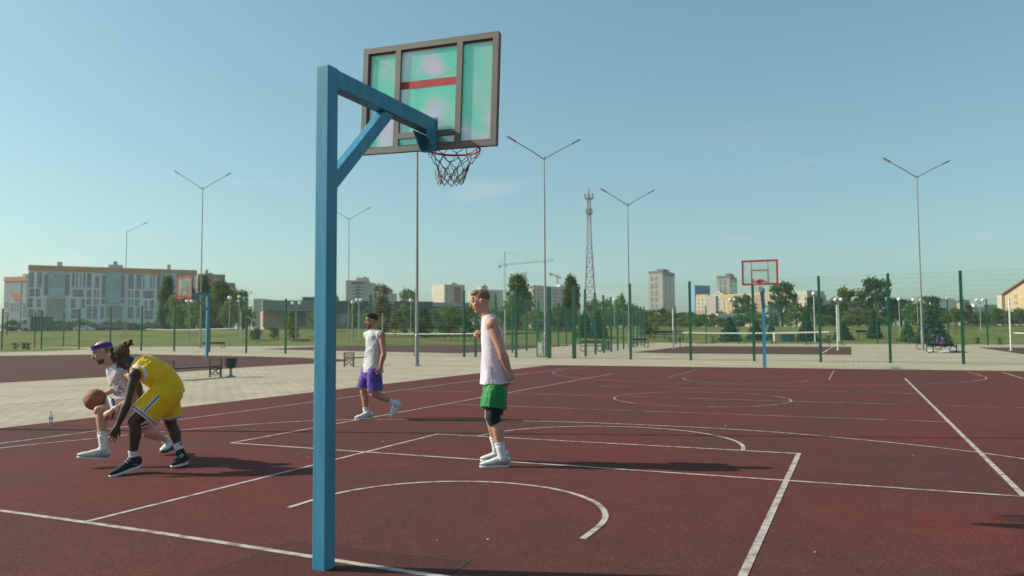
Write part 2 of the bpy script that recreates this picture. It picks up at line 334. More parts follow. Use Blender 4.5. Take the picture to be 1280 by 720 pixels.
def film_glass(name, seed, opac=0.45, pale=0.0):
    """scratched polycarbonate with the green and pink cast of its film"""
    m = bpy.data.materials.new(name); m.use_nodes = True; t = m.node_tree; t.nodes.clear()
    out = N('ShaderNodeOutputMaterial', t); tcn = N('ShaderNodeTexCoord', t); mpn = N('ShaderNodeMapping', t)
    mpn.inputs['Location'].default_value = (seed*3.1, 0, seed*1.7); mpn.inputs['Scale'].default_value = (1.5, 1, 1.1); mpn.inputs['Rotation'].default_value = (0, .5, 0)
    t.links.new(tcn.outputs['Object'], mpn.inputs[0])
    n1 = N('ShaderNodeTexNoise', t); n1.inputs['Scale'].default_value = 1.5; n1.inputs['Detail'].default_value = 2.5; n1.inputs['Distortion'].default_value = 0.5
    t.links.new(mpn.outputs[0], n1.inputs[0])
    rp = N('ShaderNodeValToRGB', t); e = rp.color_ramp.elements; e[0].position = .44; e[0].color = (0.46, 0.98, 0.80, 1); e[1].position = .64; e[1].color = (0.99, 0.90, 0.96, 1)
    x = rp.color_ramp.elements.new(.53); x.color = (0.62, 0.96, 0.80, 1)
    for el in rp.color_ramp.elements: el.color = tuple(c+(.93-c)*pale for c in el.color[:3])+(1,)
    t.links.new(n1.outputs[0], rp.inputs[0])
    df = N('ShaderNodeBsdfDiffuse', t); tl = N('ShaderNodeBsdfTranslucent', t); tr = N('ShaderNodeBsdfTransparent', t); gl = N('ShaderNodeBsdfGlossy', t); gl.inputs['Roughness'].default_value = .06
    a1 = N('ShaderNodeMixShader', t); a2 = N('ShaderNodeMixShader', t); a3 = N('ShaderNodeMixShader', t)
    t.links.new(rp.outputs[0], df.inputs[0]); t.links.new(rp.outputs[0], tl.inputs[0]); t.links.new(rp.outputs[0], tr.inputs[0])
    a1.inputs[0].default_value = .5; t.links.new(df.outputs[0], a1.inputs[1]); t.links.new(tl.outputs[0], a1.inputs[2])
    a2.inputs[0].default_value = opac; t.links.new(tr.outputs[0], a2.inputs[1]); t.links.new(a1.outputs[0], a2.inputs[2])
    a3.inputs[0].default_value = .07; t.links.new(a2.outputs[0], a3.inputs[1]); t.links.new(gl.outputs[0], a3.inputs[2])
    t.links.new(a3.outputs[0], out.inputs[0]); return m
M_film = [film_glass('backboard_film_glass', s) for s in (0.3, 1.9, 3.35)]
M_filmclear = film_glass('clear_film_glass', 5.2, .10, .72)
M_cord = mat('net_cord', (0.10, 0.10, 0.11), 0.9); M_cordp = mat('pale_net_cord', (0.42, 0.36, 0.32), 0.9)

def net_strands(mb, c, r0, r1, h, n=12, rows=5, rad=.005, seed=1):
    rr = random.Random(seed)
    def pt(k, j):
        t = j/rows; rr_ = r0+(r1-r0)*(t**.75); a = 2*math.pi*(k+.5*(j % 2))/n
        w = .012*math.sin(k*2.4+j*1.7)
        return Vector((c[0]+(rr_+w)*math.cos(a)-.02*t, c[1]+(rr_+w)*math.sin(a), c[2]-h*t-.012*math.sin(3*k+j)*(j > 0)))
    for j in range(rows):
        for k in range(n):
            p = pt(k, j); q1 = pt(k, j+1) if j % 2 == 0 else pt(k+1, j+1); q0 = pt(k-1, j+1) if j % 2 == 0 else pt(k, j+1)
            for q in (q0, q1):
                mid = (p+q)/2+Vector((0, 0, -.014)); mb.tube([p, mid, q], rad, 4, cap=False)
    for k in range(n):
        a, c_ = pt(k, rows), pt(k+1, rows); mb.tube([a, (a+c_)/2+Vector((0, 0, -.035)), c_], rad, 4, cap=False)

hoop = thing('basketball_hoop', 'near blue steel basketball hoop whose tall square post stands at the front of the court', 'basketball hoop', (0, -0.24, 0), group='basketball hoops')
ax0 = 0.018
b = MB(); b.box((ax0+.010, -0.248, 1.595), (.1, .104, 3.19)); post = b.build('post', M_blue, hoop, bevel=.008)
b = MB(); b.box((ax0+.003, 0.4545, 3.128), (.096, 1.297, .118)); b.build('arm', M_blue, hoop, bevel=.006)
b = MB(); b.bar((ax0, -0.19, 2.45), (ax0, 0.47, 3.085), .072, .088, side=(1, 0, 0)); b.build('brace', M_blue, hoop, bevel=.005)
b = MB(); b.box((ax0, 1.110, 3.063), (.125, .014, .275))
for s_ in (-1, 1): b.prism([(ax0+s_*.052, 0.93, 3.068), (ax0+s_*.052, 1.102, 3.068), (ax0+s_*.052, 1.102, 2.935), (ax0+s_*.052, 1.04, 2.935)], (s_*.008, 0, 0))
mp_ = b.build('mounting_bracket', M_blue, hoop)
for z_ in (3.07, 2.40): b = MB(); b.tube([(ax0-.040, -.1945, z_), (ax0+.056, -.1945, z_)], .006, 6); b.build('weld_bead', M_blue, post)
for zz in (2.965, 3.03, 3.09, 3.165):
    for xx in (-.05, .05):
        b = MB(); b.tube([(ax0+xx, 1.094, zz), (ax0+xx, 1.106, zz)], .011, 6); b.build('bolt', M_bolt, mp_)
# backboard: hangs level but for a slight sag to the right
bx0, bx1, bz0, bz1, by = -0.655, 0.605, 2.948, 3.850, 1.135
TA = R(2.1); cb = Vector(((bx0+bx1)/2, by, (bz0+bz1)/2))
def bd(x, y, z_):
    dx, dz = x-cb.x, z_-cb.z; return Vector((cb.x+dx*math.cos(TA)+dz*math.sin(TA), y, cb.z-dx*math.sin(TA)+dz*math.cos(TA)))
ex = (bd(1, 0, 0)-bd(0, 0, 0)); ez = (bd(0, 0, 1)-bd(0, 0, 0)); eax = (ex, Vector((0, 1, 0)), ez)
def bbox(mb, x0, x1, y0, y1, z0, z1): mb.box(bd((x0+x1)/2, (y0+y1)/2, (z0+z1)/2), (x1-x0, y1-y0, z1-z0), eax)
mull = [(-.335, -.285), (.240, .290)]; fw_ = .048; cz0, cz1 = 3.058, 3.105
board = MB(); y0, y1 = by-.013, by+.013
bbox(board, bx0, bx1, y0, y1, bz1-fw_, bz1); bbox(board, bx0, bx1, y0, y1, bz0, bz0+fw_)
bbox(board, bx0, bx0+fw_, y0, y1, bz0+fw_, bz1-fw_); bbox(board, bx1-fw_, bx1, y0, y1, bz0+fw_, bz1-fw_)
for m0, m1 in mull: bbox(board, m0, m1, y0, y1, bz0+fw_, bz1-fw_)
bbox(board, mull[0][1], mull[1][0], y0, y1, cz0, cz1)
bframe = board.build('backboard_frame', M_grey, hoop)
rf = MB(); y0, y1 = by+.0135, by+.045; g_ = .012
bbox(rf, bx0+.004, bx1-.004, y0, y1, bz1-fw_-g_, bz1-.004); bbox(rf, bx0+.004, bx1-.004, y0, y1, bz0+.004, bz0+fw_+g_)
bbox(rf, bx0+.004, bx0+fw_+g_, y0, y1, bz0+fw_+g_, bz1-fw_-g_); bbox(rf, bx1-fw_-g_, bx1-.004, y0, y1, bz0+fw_+g_, bz1-fw_-g_)
rf.build('front_frame', M_red_shade, bframe)
panes = [(bx0+fw_+.002, mull[0][0]-.002, bz0+fw_+.002, bz1-fw_-.002), (mull[0][1]+.002, mull[1][0]-.002, cz1+.002, bz1-fw_-.002), (mull[1][1]+.002, bx1-fw_-.002, bz0+fw_+.002, bz1-fw_-.002), (mull[0][1]+.002, mull[1][0]-.002, bz0+fw_+.002, cz0-.002)]
for i, (x0, x1, z0, z1) in enumerate(panes):
    b = MB(); bbox(b, x0-.012, x1+.012, by+.0138, by+.0178, z0-.012, z1+.012); b.build('glass_pane', M_film[i % 3], hoop)
b = MB(); bbox(b, mull[0][1]+.002, mull[1][0]-.002, by+.0105, by+.0135, 3.475, 3.535); b.build('target_line', M_red, hoop)
b = MB(); cx, cy, cz = -0.01, 1.56, 3.045
b.tube([(cx+.225*math.cos(a), cy+.225*math.sin(a), cz) for a in [2*math.pi*i/40 for i in range(41)]], .0095, 8, cap=False)
b.prism([(cx-.09, by+.046, cz+.01), (cx+.09, by+.046, cz+.01), (cx+.07, cy-.205, cz+.01), (cx-.07, cy-.205, cz+.01)], (0, 0, -.014))
b.box((cx, by+.050, cz-.03), (.2, .008, .13))
rim = b.build('rim', M_red, hoop, smooth=False)
b = MB(); net_strands(b, (cx, cy, cz-.012), .222, .10, .25, n=10, rows=4, rad=.0038, seed=3); net = b.build('net', M_cord, hoop)
b = MB(); net_strands(b, (cx-.024, cy-.004, cz-.18), .13, .10, .09, n=10, rows=1, rad=.003); b.build('net_hem', M_cordp, net)

def far_hoop(label, base, face, W, H, zb, over, pole_w, ztop, brace):
    """pole, arm and red framed clear board; face: unit vector from the pole towards the board"""
    t = thing('basketball_hoop', label, 'basketball hoop', base, group='basketball hoops')
    f = Vector(face).normalized(); sdv = Vector((-f.y, f.x, 0)); Z = Vector((0, 0, 1)); B = Vector(base)
    ax = (sdv, f, Z)
    b = MB(); b.box(B+Z*ztop/2, (pole_w, pole_w, ztop), ax); b.build('post', M_blue, t)
    b = MB(); b.bar(B+Z*(ztop-.07)+f*pole_w/2, B+f*(over-.03)+Z*(ztop-.07), pole_w*.9, .13, side=sdv); b.build('arm', M_blue, t)
    b = MB(); b.bar(B+Z*(ztop-brace)+f*pole_w*.3, B+f*over*.7+Z*(ztop-.12), pole_w*.7, .08, side=sdv); b.build('brace', M_blue, t)
    c = B+f*over
    fb = MB()
    def pc(mb, u0, u1, z0, z1, th=.03, dy=0): mb.box(c+sdv*(u0+u1)/2+f*dy+Z*(zb+(z0+z1)/2), (u1-u0, th, z1-z0), ax)
    k = .07 if H < 1.1 else .10
    pc(fb, -W/2, W/2, 0, k); pc(fb, -W/2, W/2, H-k, H); pc(fb, -W/2, -W/2+k, k, H-k); pc(fb, W/2-k, W/2, k, H-k)
    fo = fb.build('backboard_frame', M_red, t)
    q = MB(); w2 = W*.24
    pc(q, -w2, w2, .09, .13, .008, .02); pc(q, -w2, w2, .55, .59, .008, .02); pc(q, -w2, -w2+.04, .13, .55, .008, .02); pc(q, w2-.04, w2, .13, .55, .008, .02)
    q.build('target_square', M_red, fo)
    for u_ in (-w2+.018, w2-.018): q = MB(); pc(q, u_-.0125, u_+.0125, k, H-k, .012, -.02); q.build('mullion', M_cord, fo)
    q = MB(); pc(q, -W/2+k, W/2-k, k, H-k, .006); q.build('glass_pane', M_filmclear, t)
    q = MB(); rc = c+f*.40+Z*(zb+.13)
    q.tube([rc+sdv*.225*math.cos(a)+f*.225*math.sin(a) for a in [2*math.pi*i/24 for i in range(25)]], .012, 6, cap=False)
    q.box(c+f*.1+Z*(zb+.12), (.16, .2, .02), ax); q.box(c+f*.02+Z*(zb+.14), (.2, .01, .16), ax); q.build('rim', M_red, t)
    q = MB(); net_strands(q, rc-Z*.012, .222, .12, .38, n=10, rows=4, rad=.004); q.build('net', M_cordp, t)
    return t
pb = G(956, 459.5)
far_hoop('blue basketball hoop at the far end of the near court with a red framed board', pb, CAM.xy.to_3d()-Vector((pb.x, pb.y, 0))+Vector((-2.8, 0, 0)), 1.34, .97, 3.21, 1.15, .12, 3.15, .75)
pb = G(258.5, 446.5)
far_hoop('small blue basketball hoop on the left court with a red framed square board', pb, -HR*.56-HF*.83, 1.52, 1.30, 3.62, 1.62, .14, 4.0, 1.0)

# ================================================================== FLOODLIGHT MASTS
M_galv = mat('galvanised_steel', (0.27, 0.28, 0.275), 0.5, scale=3, var=.12, metal=.35)
M_led = mat('lamp_housing', (0.10, 0.105, 0.11), 0.5); M_lens = mat('lamp_lens', (0.75, 0.74, 0.70), 0.3)
def mast(label, base, h, span, rise, az, single=0, thick=.16):
    t = thing('floodlight_mast', label, 'lamp post', base, group='tall floodlight masts')
    B = Vector(base); Z = Vector((0, 0, 1)); d = Vector((math.cos(az), math.sin(az), 0))
    b = MB(); b.tube([B, B+Z*1.35, B+Z*1.4, B+Z*h*.6, B+Z*(h+.15)], [thick*.60, thick*.60, thick*.44, thick*.34, thick*.24], 10); b.tube([B, B+Z*.03], .2, 12); b.build('pole', M_galv, t, smooth=False)
    for s_ in ((1, -1) if not single else (single,)):
        tip = B+Z*(h+rise)+d*s_*span
        b = MB(); b.tube([B+Z*(h-.06), B+Z*(h+rise*.42)+d*s_*span*.42, tip], [.038, .034, .03], 6); b.build('arm', M_galv, t)
        dr = (tip-(B+Z*h)).normalized(); side = Vector((-d.y, d.x, 0)); up = dr.cross(side); up = up if up.z > 0 else -up
        b = MB(); b.box(tip+dr*.30, (.2, .62, .075), (side, dr, up)); hd = b.build('lamp_head', M_led, t, bevel=.02)
        b = MB(); b.box(tip+dr*.33-up*.042, (.16, .46, .012), (side, dr, up)); b.build('lens', M_lens, hd)
    return t
def mast_px(label, px, pyb, pxt, pyt, left, right, single=0, az=None, s_=None):
    base = G(px, pyb); s = s_ or depth(base); base = AT((px+pxt)/2, s); base.z = 0
    top = AT(pxt, s, pyt).z; k = ppm(s)
    sp = (right[0]-pxt)/k if right else (pxt-left[0])/k; rs = (pyt-right[1])/k if right else (pyt-left[1])/k
    return mast(label, base, top, sp/0.94-.5, rs*.80, YAW+.2 if az is None else az, single)
mast_px('galvanised floodlight mast nearest the camera, rising behind the backboard of the near hoop', 518.5, 457.5, 524, 112, (470, 87), (583, 73))
mast_px('tall twin arm floodlight mast standing behind the man in green shorts', 680.5, 445, 683, 198, (645, 182), (727, 173))
mast_px('slim twin arm floodlight mast right of the red lattice tower', 786.5, 436.5, 787, 256, (759, 243), (820, 237))
mast_px('twin arm floodlight mast at the far right beside the dark spruce and the benches', 1153.5, 438, 1152, 221, (1109, 203), (1196, 199))
mast_px('twin arm floodlight mast rising behind the left basketball hoop', 247.5, 434.6, 253.5, 236, (229, 222), (285, 214))
mast_px('twin arm floodlight mast just right of the near blue post', 434.5, 429.5, 436.5, 274, (424, 267), (461, 258))
mast_px('floodlight mast in front of the long apartment block, with one arm to the right', 153.5, 430, 158, 290, None, (180, 277), single=1)
mast('floodlight mast outside the left edge that throws a thin shadow over the court', (-13.15, 2.42, 0), 12.2, 2.6, 1.2, YAW+.2)

# ================================================================== MESH FENCES
M_fgreen = mat('green_fence_post', (0.007, 0.075, 0.037), 0.5, scale=4); M_wire = mat('green_fence_wire', (0.02, 0.15, 0.085), 0.6)
def wire_panel(w, h, vs=.05, hs=.2, r=.0018):
    b = MB()
    def w_(a, c):
        a, c = Vector(a), Vector(c)
        o = [Vector((0, r, 0)), Vector((-r, -r, 0)), Vector((r, -r, 0))] if abs((c-a).z) > .1 else [Vector((0, 0, r*1.3)), Vector((0, -r, -r)), Vector((0, r, -r))]
        b.add([a+q for q in o]+[c+q for q in o], [(0, 1, 4, 3), (1, 2, 5, 4), (2, 0, 3, 5)])
    n = int(w/vs)
    for i in range(1, n): w_((w*i/n, 0, .06), (w*i/n, 0, h))
    m = int(h/hs)
    for j in range(m+1): w_((0, .004, .06+(h-.08)*j/m), (w, .004, .06+(h-.08)*j/m))
    return b
def fence(label, pts, h, name='mesh_fence', pw=.11, skip=(), wide=(), vs=None):
    t = thing(name, label, 'fence', pts[0], group='green mesh fences')
    me = {}
    for i, p in enumerate(pts):
        p = Vector((p.x, p.y, 0)); wdt = .2 if i in wide else pw
        b = MB(); b.box(p+Vector((0, 0, h/2)), (wdt, pw, h)); b.build('fence_post', M_fgreen, t)
        if i+1 < len(pts) and i not in skip:
            q = Vector((pts[i+1].x, pts[i+1].y, 0)); d = q-p; L_ = d.length
            o = wire_panel(L_, h-.03, vs=vs or max(.085, L_/40)).build('wire_panel', M_wire, t, off=(0, 0, 0))
            o.matrix_parent_inverse = Matrix.Identity(4)
            o.location = p-Vector(t.location); o.rotation_euler = (0, 0, math.atan2(d.y, d.x))
    return t
A0, A1 = G(580, 446.3), G(1203, 455.3)
line_r = [on_line(x, A0, A1) for x in (717.5, 788, 863, 942, 1025, 1112, 1203, 1305)]
fence('green welded mesh fence behind the near court, right of the gateway', line_r, 3.95, wide=(0,))
A2 = G(357, 442.2)
line_l = [on_line(x, A2, A0) for x in (357, 408, 463, 519, 580)]+[on_line(x, A0, A1) for x in (645, 686.5)]
A3 = G(137, 437.6); A4 = G(40, 436.2)
left_tail = [on_line(x, A4, A3) for x in (52, 99)]+[on_line(x, A3, A2) for x in (138, 177, 218, 262, 308)]
fence('long green mesh fence beyond the left court, running left from the gateway', left_tail+line_l, 3.95, wide=(len(left_tail)+len(line_l)-1,))
# side fences that run away towards the park
g0 = line_r[0]; far_r = G(806, 431.3)
fence('green mesh fence running away from the gateway towards the trees', [g0.lerp(Vector((far_r.x, far_r.y, 0)), i/11) for i in range(1, 12)], 3.95, vs=.25)
g1 = G(594.5, 446.4); g2 = G(725, 430.6)
fence('green mesh fence between the two middle volleyball courts', [Vector((g1.x, g1.y, 0)).lerp(Vector((g2.x, g2.y, 0)), i/9) for i in range(10)], 3.95)
fr = [G(x, y) for x, y in ((806, 430.4), (845, 430.2), (883, 430.2), (924, 430.4), (965, 430.6), (1008, 430.8), (1052, 431), (1097, 431.1), (1137, 431.2), (1186, 431.5), (1235, 431.6), (1285, 431.9))]
fence('far green mesh fence along the lawn edge on the right', fr, 4.2)
fl = [G(x, y) for x, y in ((8, 430.9), (43, 429.6), (77, 428.6), (109, 427.8), (138, 427.3), (167, 426.9), (193, 426.6), (222, 426.3), (250, 426), (281, 425.8), (312, 425.7), (336, 425.9), (362, 426.2), (388, 426.5), (436, 427), (460, 427), (484, 427.1), (497, 427.3), (530, 427.6), (562, 427.9))]
fence('far green mesh fence below the grass bank on the left', fl, 4.0)
fn = [G(x, y) for x, y in ((-22, 438.5), (2, 436.9), (43, 434.8), (79, 433.4))]
fence('short green mesh fence beside the grass patch at the left edge', fn, 4.1)
# gate leaf standing open
gt = thing('fence_gate', 'narrow green gate leaf standing open beside the fence gateway', 'gate', on_line(684, A0, A1))
ga, gb = on_line(684, A0, A1), on_line(669, A0, A1)+Vector((0, .25, 0))
b = MB(); Z = Vector((0, 0, 1))
for p in (ga, gb): b.bar(p+Z*.08, p+Z*2.15, .05)
b.bar(ga+Z*.1, gb+Z*.1, .05); b.bar(ga+Z*2.13, gb+Z*2.13, .05); b.bar(ga+Z*1.05, gb+Z*1.05, .04); b.build('gate_frame', M_fgreen, gt)
d = gb-ga; o = wire_panel(d.length, 2.1).build('wire_panel', M_wire, gt, off=(0, 0, 0)); o.location = ga-Vector(gt.location); o.rotation_euler = (0, 0, math.atan2(d.y, d.x))
# grey service cabinet at the foot of the second mast
cbn = AT(676, depth(G(676, 443.5))); t = thing('service_cabinet', 'small pale grey service cabinet at the foot of the mast by the gate', 'cabinet', cbn)
b = MB(); b.box(cbn+Vector((0, 0, .42)), (.42, .32, .8)); bo = b.build('body', mat('cabinet_grey', (.42, .43, .41), .6), t, bevel=.01)
b = MB(); b.box(cbn+Vector((0, -.165, .44)), (.36, .012, .66)); dr_ = b.build('door', mat('cabinet_door', (.46, .47, .45), .5), t)
b = MB(); b.box(cbn+Vector((.14, -.176, .46)), (.025, .02, .1)); b.build('handle', M_led, dr_)
b = MB(); b.box(cbn+Vector((0, 0, .84)), (.48, .38, .04)); b.build('roof', M_galv, t)
pv = cbn+Vector((.42, -.1, 0)); b = MB(); b.tube([pv, pv+Z*.1, pv+Z*.34], [.15, .17, .2], 10); b.tube([pv+Z*.34, pv+Z*.36], .215, 10)
tag(b.build('waste_bucket', M_cord, off=pv), 'black bucket standing right of the service cabinet', 'bucket')

# ================================================================== VOLLEYBALL NETS
M_whitep = mat('white_post_paint', (.62, .62, .58), .5); M_tape = mat('white_net_tape', (.66, .65, .6), .8)
def vnet(label, p0, p1, zpost, ztop, sag, inner=None, posts=(1, 1)):
    t = thing('volleyball_net', label, 'volleyball net', p0, group='volleyball nets')
    p0, p1 = Vector((p0.x, p0.y, 0)), Vector((p1.x, p1.y, 0)); Z = Vector((0, 0, 1))
    for on, p in zip(posts, (p0, p1)):
        if on: b = MB(); b.tube([p, p+Z*zpost], .055, 10); b.tube([p, p+Z*.02], .14, 10); b.build('post', M_whitep, t)
    i0, i1 = (p0.lerp(p1, inner[0]), p0.lerp(p1, inner[1])) if inner else (p0.lerp(p1, .03), p0.lerp(p1, .97))
    if inner:
        for p in (i0, i1): b = MB(); b.tube([p, p+Z*ztop], .03, 6); b.build('side_pole', M_cord, t)
    d = (i1-i0); n = 14
    def P_(u, z): return i0+d*u+Z*(z-sag*4*u*(1-u))
    b = MB()
    for k in range(n): b.bar(P_(k/n, ztop), P_((k+1)/n, ztop), .02, .085)
    tape = b.build('top_tape', M_tape, t)
    b = MB(); r = .0022
    for k in range(46): b.tube([P_(k/45, ztop-.04), P_(k/45, ztop-.95)], r, 3, cap=False)
    for j in range(1, 9):
        for k in range(n): b.tube([P_(k/n, ztop-.12*j), P_((k+1)/n, ztop-.12*j)], r, 3, cap=False)
    b.build('netting', M_cord, t)
    b = MB(); b.tube([p0+Z*min(zpost-.1, ztop+.02), P_(0, ztop)], .008, 4); b.tube([p1+Z*min(zpost-.1, ztop+.02), P_(1, ztop)], .008, 4); b.build('cord', M_tape, t)
    return t
def zat(px, py, p): return AT(px, depth(p), py).z
p0, p1 = G(842, 436.2), G(1047.5, 437.8)
vnet('white taped volleyball net right of the lattice tower, strung behind the far hoop', p0, p1, zat(842, 386, p0), zat(945, 416, p0)+.06, .07, inner=(.045, .955))
p0, p1 = G(478, 430.5), G(631.5, 432)
vnet('white taped volleyball net behind the walking man in purple shorts', p0, p1, zat(631, 387, p1), zat(590, 417, p0)+.06, .05, inner=(.02, .9))
p0, p1 = G(181, 429.5), G(300.5, 430.5)
vnet('sagging white taped volleyball net behind the left hoop', p0, p1, zat(300, 389, p1), zat(181, 411.5, p0), .14, inner=(.02, .965), posts=(0, 1))
p0 = G(1264, 438.3); p1 = G(1420, 440)
vnet('volleyball net at the right edge with one white post in view', p0, p1, zat(1264, 372, p0), zat(1264, 416, p0), .1)
# ================================================================== BENCHES AND BINS
M_iron = mat('cast_iron', (.035, .028, .025), .6); M_slat = mat('dark_stained_wood', (.05, .04, .045), .55, scale=6, stretch=(1, 12, 12), var=.3); M_brown = mat('brown_slat', (.10, .062, .045), .7)
def iron_end(name='end_frame', w=.5, h=.62):
    """ornate end frame in the XZ plane, standing on z=0"""
    b = MB(); r = .018
    for x in (-w/2, w/2): b.bar((x, 0, .02), (x, 0, h), .036)
    b.bar((-w/2, 0, h-.012), (w/2, 0, h-.012), .045, .03)
    b.bar((-w/2, 0, .33), (w/2, 0, .33), .03); b.bar((-w/2, 0, .08), (w/2, 0, .08), .026)
    for x in (-.12, .12):
        b.tube([(x+.085*math.cos(a), 0, .205+.085*math.sin(a)) for a in [2*math.pi*i/14 for i in range(15)]], .013, 5, cap=False)
    b.tube([(-w/2, 0, .08), (0, 0, .21), (w/2, 0, .08)], .014, 5); b.tube([(-w/2, 0, .33), (0, 0, .21), (w/2, 0, .33)], .014, 5)
    b.bar((-w/2-.03, 0, .015), (-w/2+.06, 0, .015), .05, .03); b.bar((w/2-.06, 0, .015), (w/2+.03, 0, .015), .05, .03)
    return b
def park_bench(label, p, rz, L=2.0, group='iron framed benches on the plaza'):
    t = thing('park_bench', label, 'bench', p, rz, group)
    for y in (-L/2, L/2):
        b = iron_end(); o = b.build('end_frame', M_iron, t, off=(0, 0, 0)); o.location = (0, y, 0)
        s = MB()
        for k in range(4): s.box((0, 0, .40+.052*k), (.44, .022, .03))
        s.build('arm_slats', M_brown, o, off=(0, 0, 0))
    b = MB()
    for k in range(4): b.box((-.165+.11*k, 0, .375), (.095, L-.04, .04))
    b.build('seat', M_slat, t, off=(0, 0, 0)); return t
park_bench('dark plank bench with ornate iron ends beside the urn bin, behind the player in yellow', G(268.5, 471.5)+Vector((0, -.98, 0)), 0)
park_bench('dark plank bench with ornate iron ends left of the walking man in purple shorts', G(436.5, 458.5)+Vector((0, .98, 0)), 0)
def urn_bin(label, p, s=1.0):
    t = thing('litter_bin', label, 'litter bin', p, group='urn shaped litter bins')
    b = MB(); b.lathe(p, [(.17*s, 0), (.17*s, .02*s), (.10*s, .045*s), (.045*s, .07*s), (.04*s, .27*s), (.09*s, .30*s)], 16); b.build('pedestal', M_galv, t)
    b = MB(); b.lathe(p, [(.10*s, .30*s), (.155*s, .33*s), (.185*s, .46*s), (.205*s, .60*s), (.225*s, .61*s), (.225*s, .635*s), (.19*s, .635*s), (.17*s, .48*s)], 18); b.build('bowl', mat('bin_charcoal', (.028, .033, .034), .5), t); return t
urn_bin('charcoal urn shaped litter bin on a pale pedestal beside the iron bench', G(288.5, 471.3))
def ring_bench(label, px, py, L, rz, H=.8, group='small dark benches far across the plaza'):
    p = G(px, py); t = thing('ring_bench', label, 'bench', p, rz, group)
    for x in (-L/2+.12, L/2-.12):
        b = MB()
        b.tube([(x+.22*math.cos(a), 0, .22+.2*math.sin(a)) for a in [2*math.pi*i/16 for i in range(17)]], .028, 5, cap=False)
        b.bar((x-.2, .0, .40), (x-.2, .0, H), .04); b.bar((x+.22, .0, .02), (x+.22, .0, H), .04)
        b.build('end_ring', M_iron, t, off=(0, 0, 0))
    b = MB(); b.box((0, -.12, .43), (L, .36, .05)); b.build('seat', M_slat, t, off=(0, 0, 0))
    b = MB(); b.box((0, .08, H-.09), (L, .04, .16)); b.build('backrest', M_slat, t, off=(0, 0, 0)); return t
ring_bench('dark ring ended bench in front of the lattice tower, left of the black bin', 739.5, 439.5, 1.45, YAW)
ring_bench('dark bench standing just right of the slim mast by the right volleyball court', 800, 434, 1.35, YAW)
ring_bench('dark bench under the left volleyball net with round iron ends', 267, 435, 2.1, YAW, H=.62)
ring_bench('dark bench left of the near blue post below the flat grey building', 375.5, 430.8, 2.2, YAW, H=.7)
ring_bench('dark bench right of the near blue post, half behind the walking man', 447.5, 429.2, 2.0, YAW, H=.55)
ring_bench('dark bench under the spruce by the right mast', 1161, 437, 1.6, YAW)
bagb = ring_bench('dark bench loaded with bags between the right mast and the fence', 1177, 441, 1.7, YAW, H=.6)
p = G(757, 438.5); t = thing('litter_bin', 'black boxy litter bin right of the bench below the lattice tower', 'litter bin', p)
b = MB(); b.box(p+Vector((0, 0, .36)), (.48, .42, .6), taper=1.12); b.build('body', M_cord, t); b = MB(); b.box(p+Vector((0, 0, .70)), (.58, .5, .07)); b.build('lid', M_iron, t)
b = MB(); b.box(p+Vector((-.32, 0, .35)), (.03, .05, .7)); b.box(p+Vector((.32, 0, .35)), (.03, .05, .7)); b.build('post', M_galv, t)
def bag(label, px, py, z, col, w, h, d, name='backpack', cat='backpack'):
    p = G(px, py); p.z = z; t = thing(name, label, cat, p, YAW+.3)
    m = mat(name+'_cloth', col, .8, bump=.4, bscale=14)
    b = MB(); b.tube([(0, 0, 0), (0, 0, h*.25), (0, .01, h*.7), (0, .02, h*.95)], [(w*.46, d*.5), (w*.52, d*.55), (w*.46, d*.45), (w*.25, d*.25)], 12, side=(1, 0, 0), round_ends=True); b.build('body', m, t, off=(0, 0, 0), smooth=True)
    b = MB(); b.ell((0, -d*.5, h*.38), (w*.36, d*.22, h*.26)); b.build('pocket', m, t, off=(0, 0, 0), smooth=True)
    b = MB(); b.tube([(-.05, .02, h), (0, .02, h+.09), (.05, .02, h)], .012, 5); b.build('handle', M_cord, t, off=(0, 0, 0)); return t
bag('navy backpack on the loaded bench by the right mast', 1174.5, 440.8, .50, (.02, .03, .09), .42, .52, .26)
bag('maroon sports bag on the loaded bench, nearest the fence', 1181, 440.9, .48, (.10, .02, .03), .6, .32, .3, 'sports_bag', 'bag')
bag('pale blue jacket bundle hanging over the back of the loaded bench', 1178, 440.2, .62, (.42, .47, .56), .35, .3, .2, 'jacket_bundle', 'jacket')
p = G(1196, 440.6)
sk = MB(); sk.tube([p+Vector((-.8, .2, .05)), p+Vector((-.2, .1, .09)), p+Vector((.5, -.1, .03))], [(.3, .05), (.38, .09), (.2, .03)], 10, side=(0, 1, 0), round_ends=True)  # bluish shadow on the ground, built as a low blue form
tag(sk.build('shadow_shape', mat('pale_blue_shade', (.34, .42, .55), .9, bump=.5, bscale=10), off=p, smooth=True), 'pale blue shape standing for a shadow on the paving right of the loaded bench', 'shadow_shape')
p = G(1166, 440.4); sk = MB(); sk.tube([p+Vector((-.25, 0, .06)), p+Vector((0, .02, .09)), p+Vector((.25, 0, .05))], [(.08, .05), (.12, .08), (.07, .04)], 8, round_ends=True)
tag(sk.build('paper_bag', mat('white_paper', (.6, .58, .52), .8), off=p, smooth=True), 'crumpled white paper bag on the paving in front of the dark benches', 'paper bag')

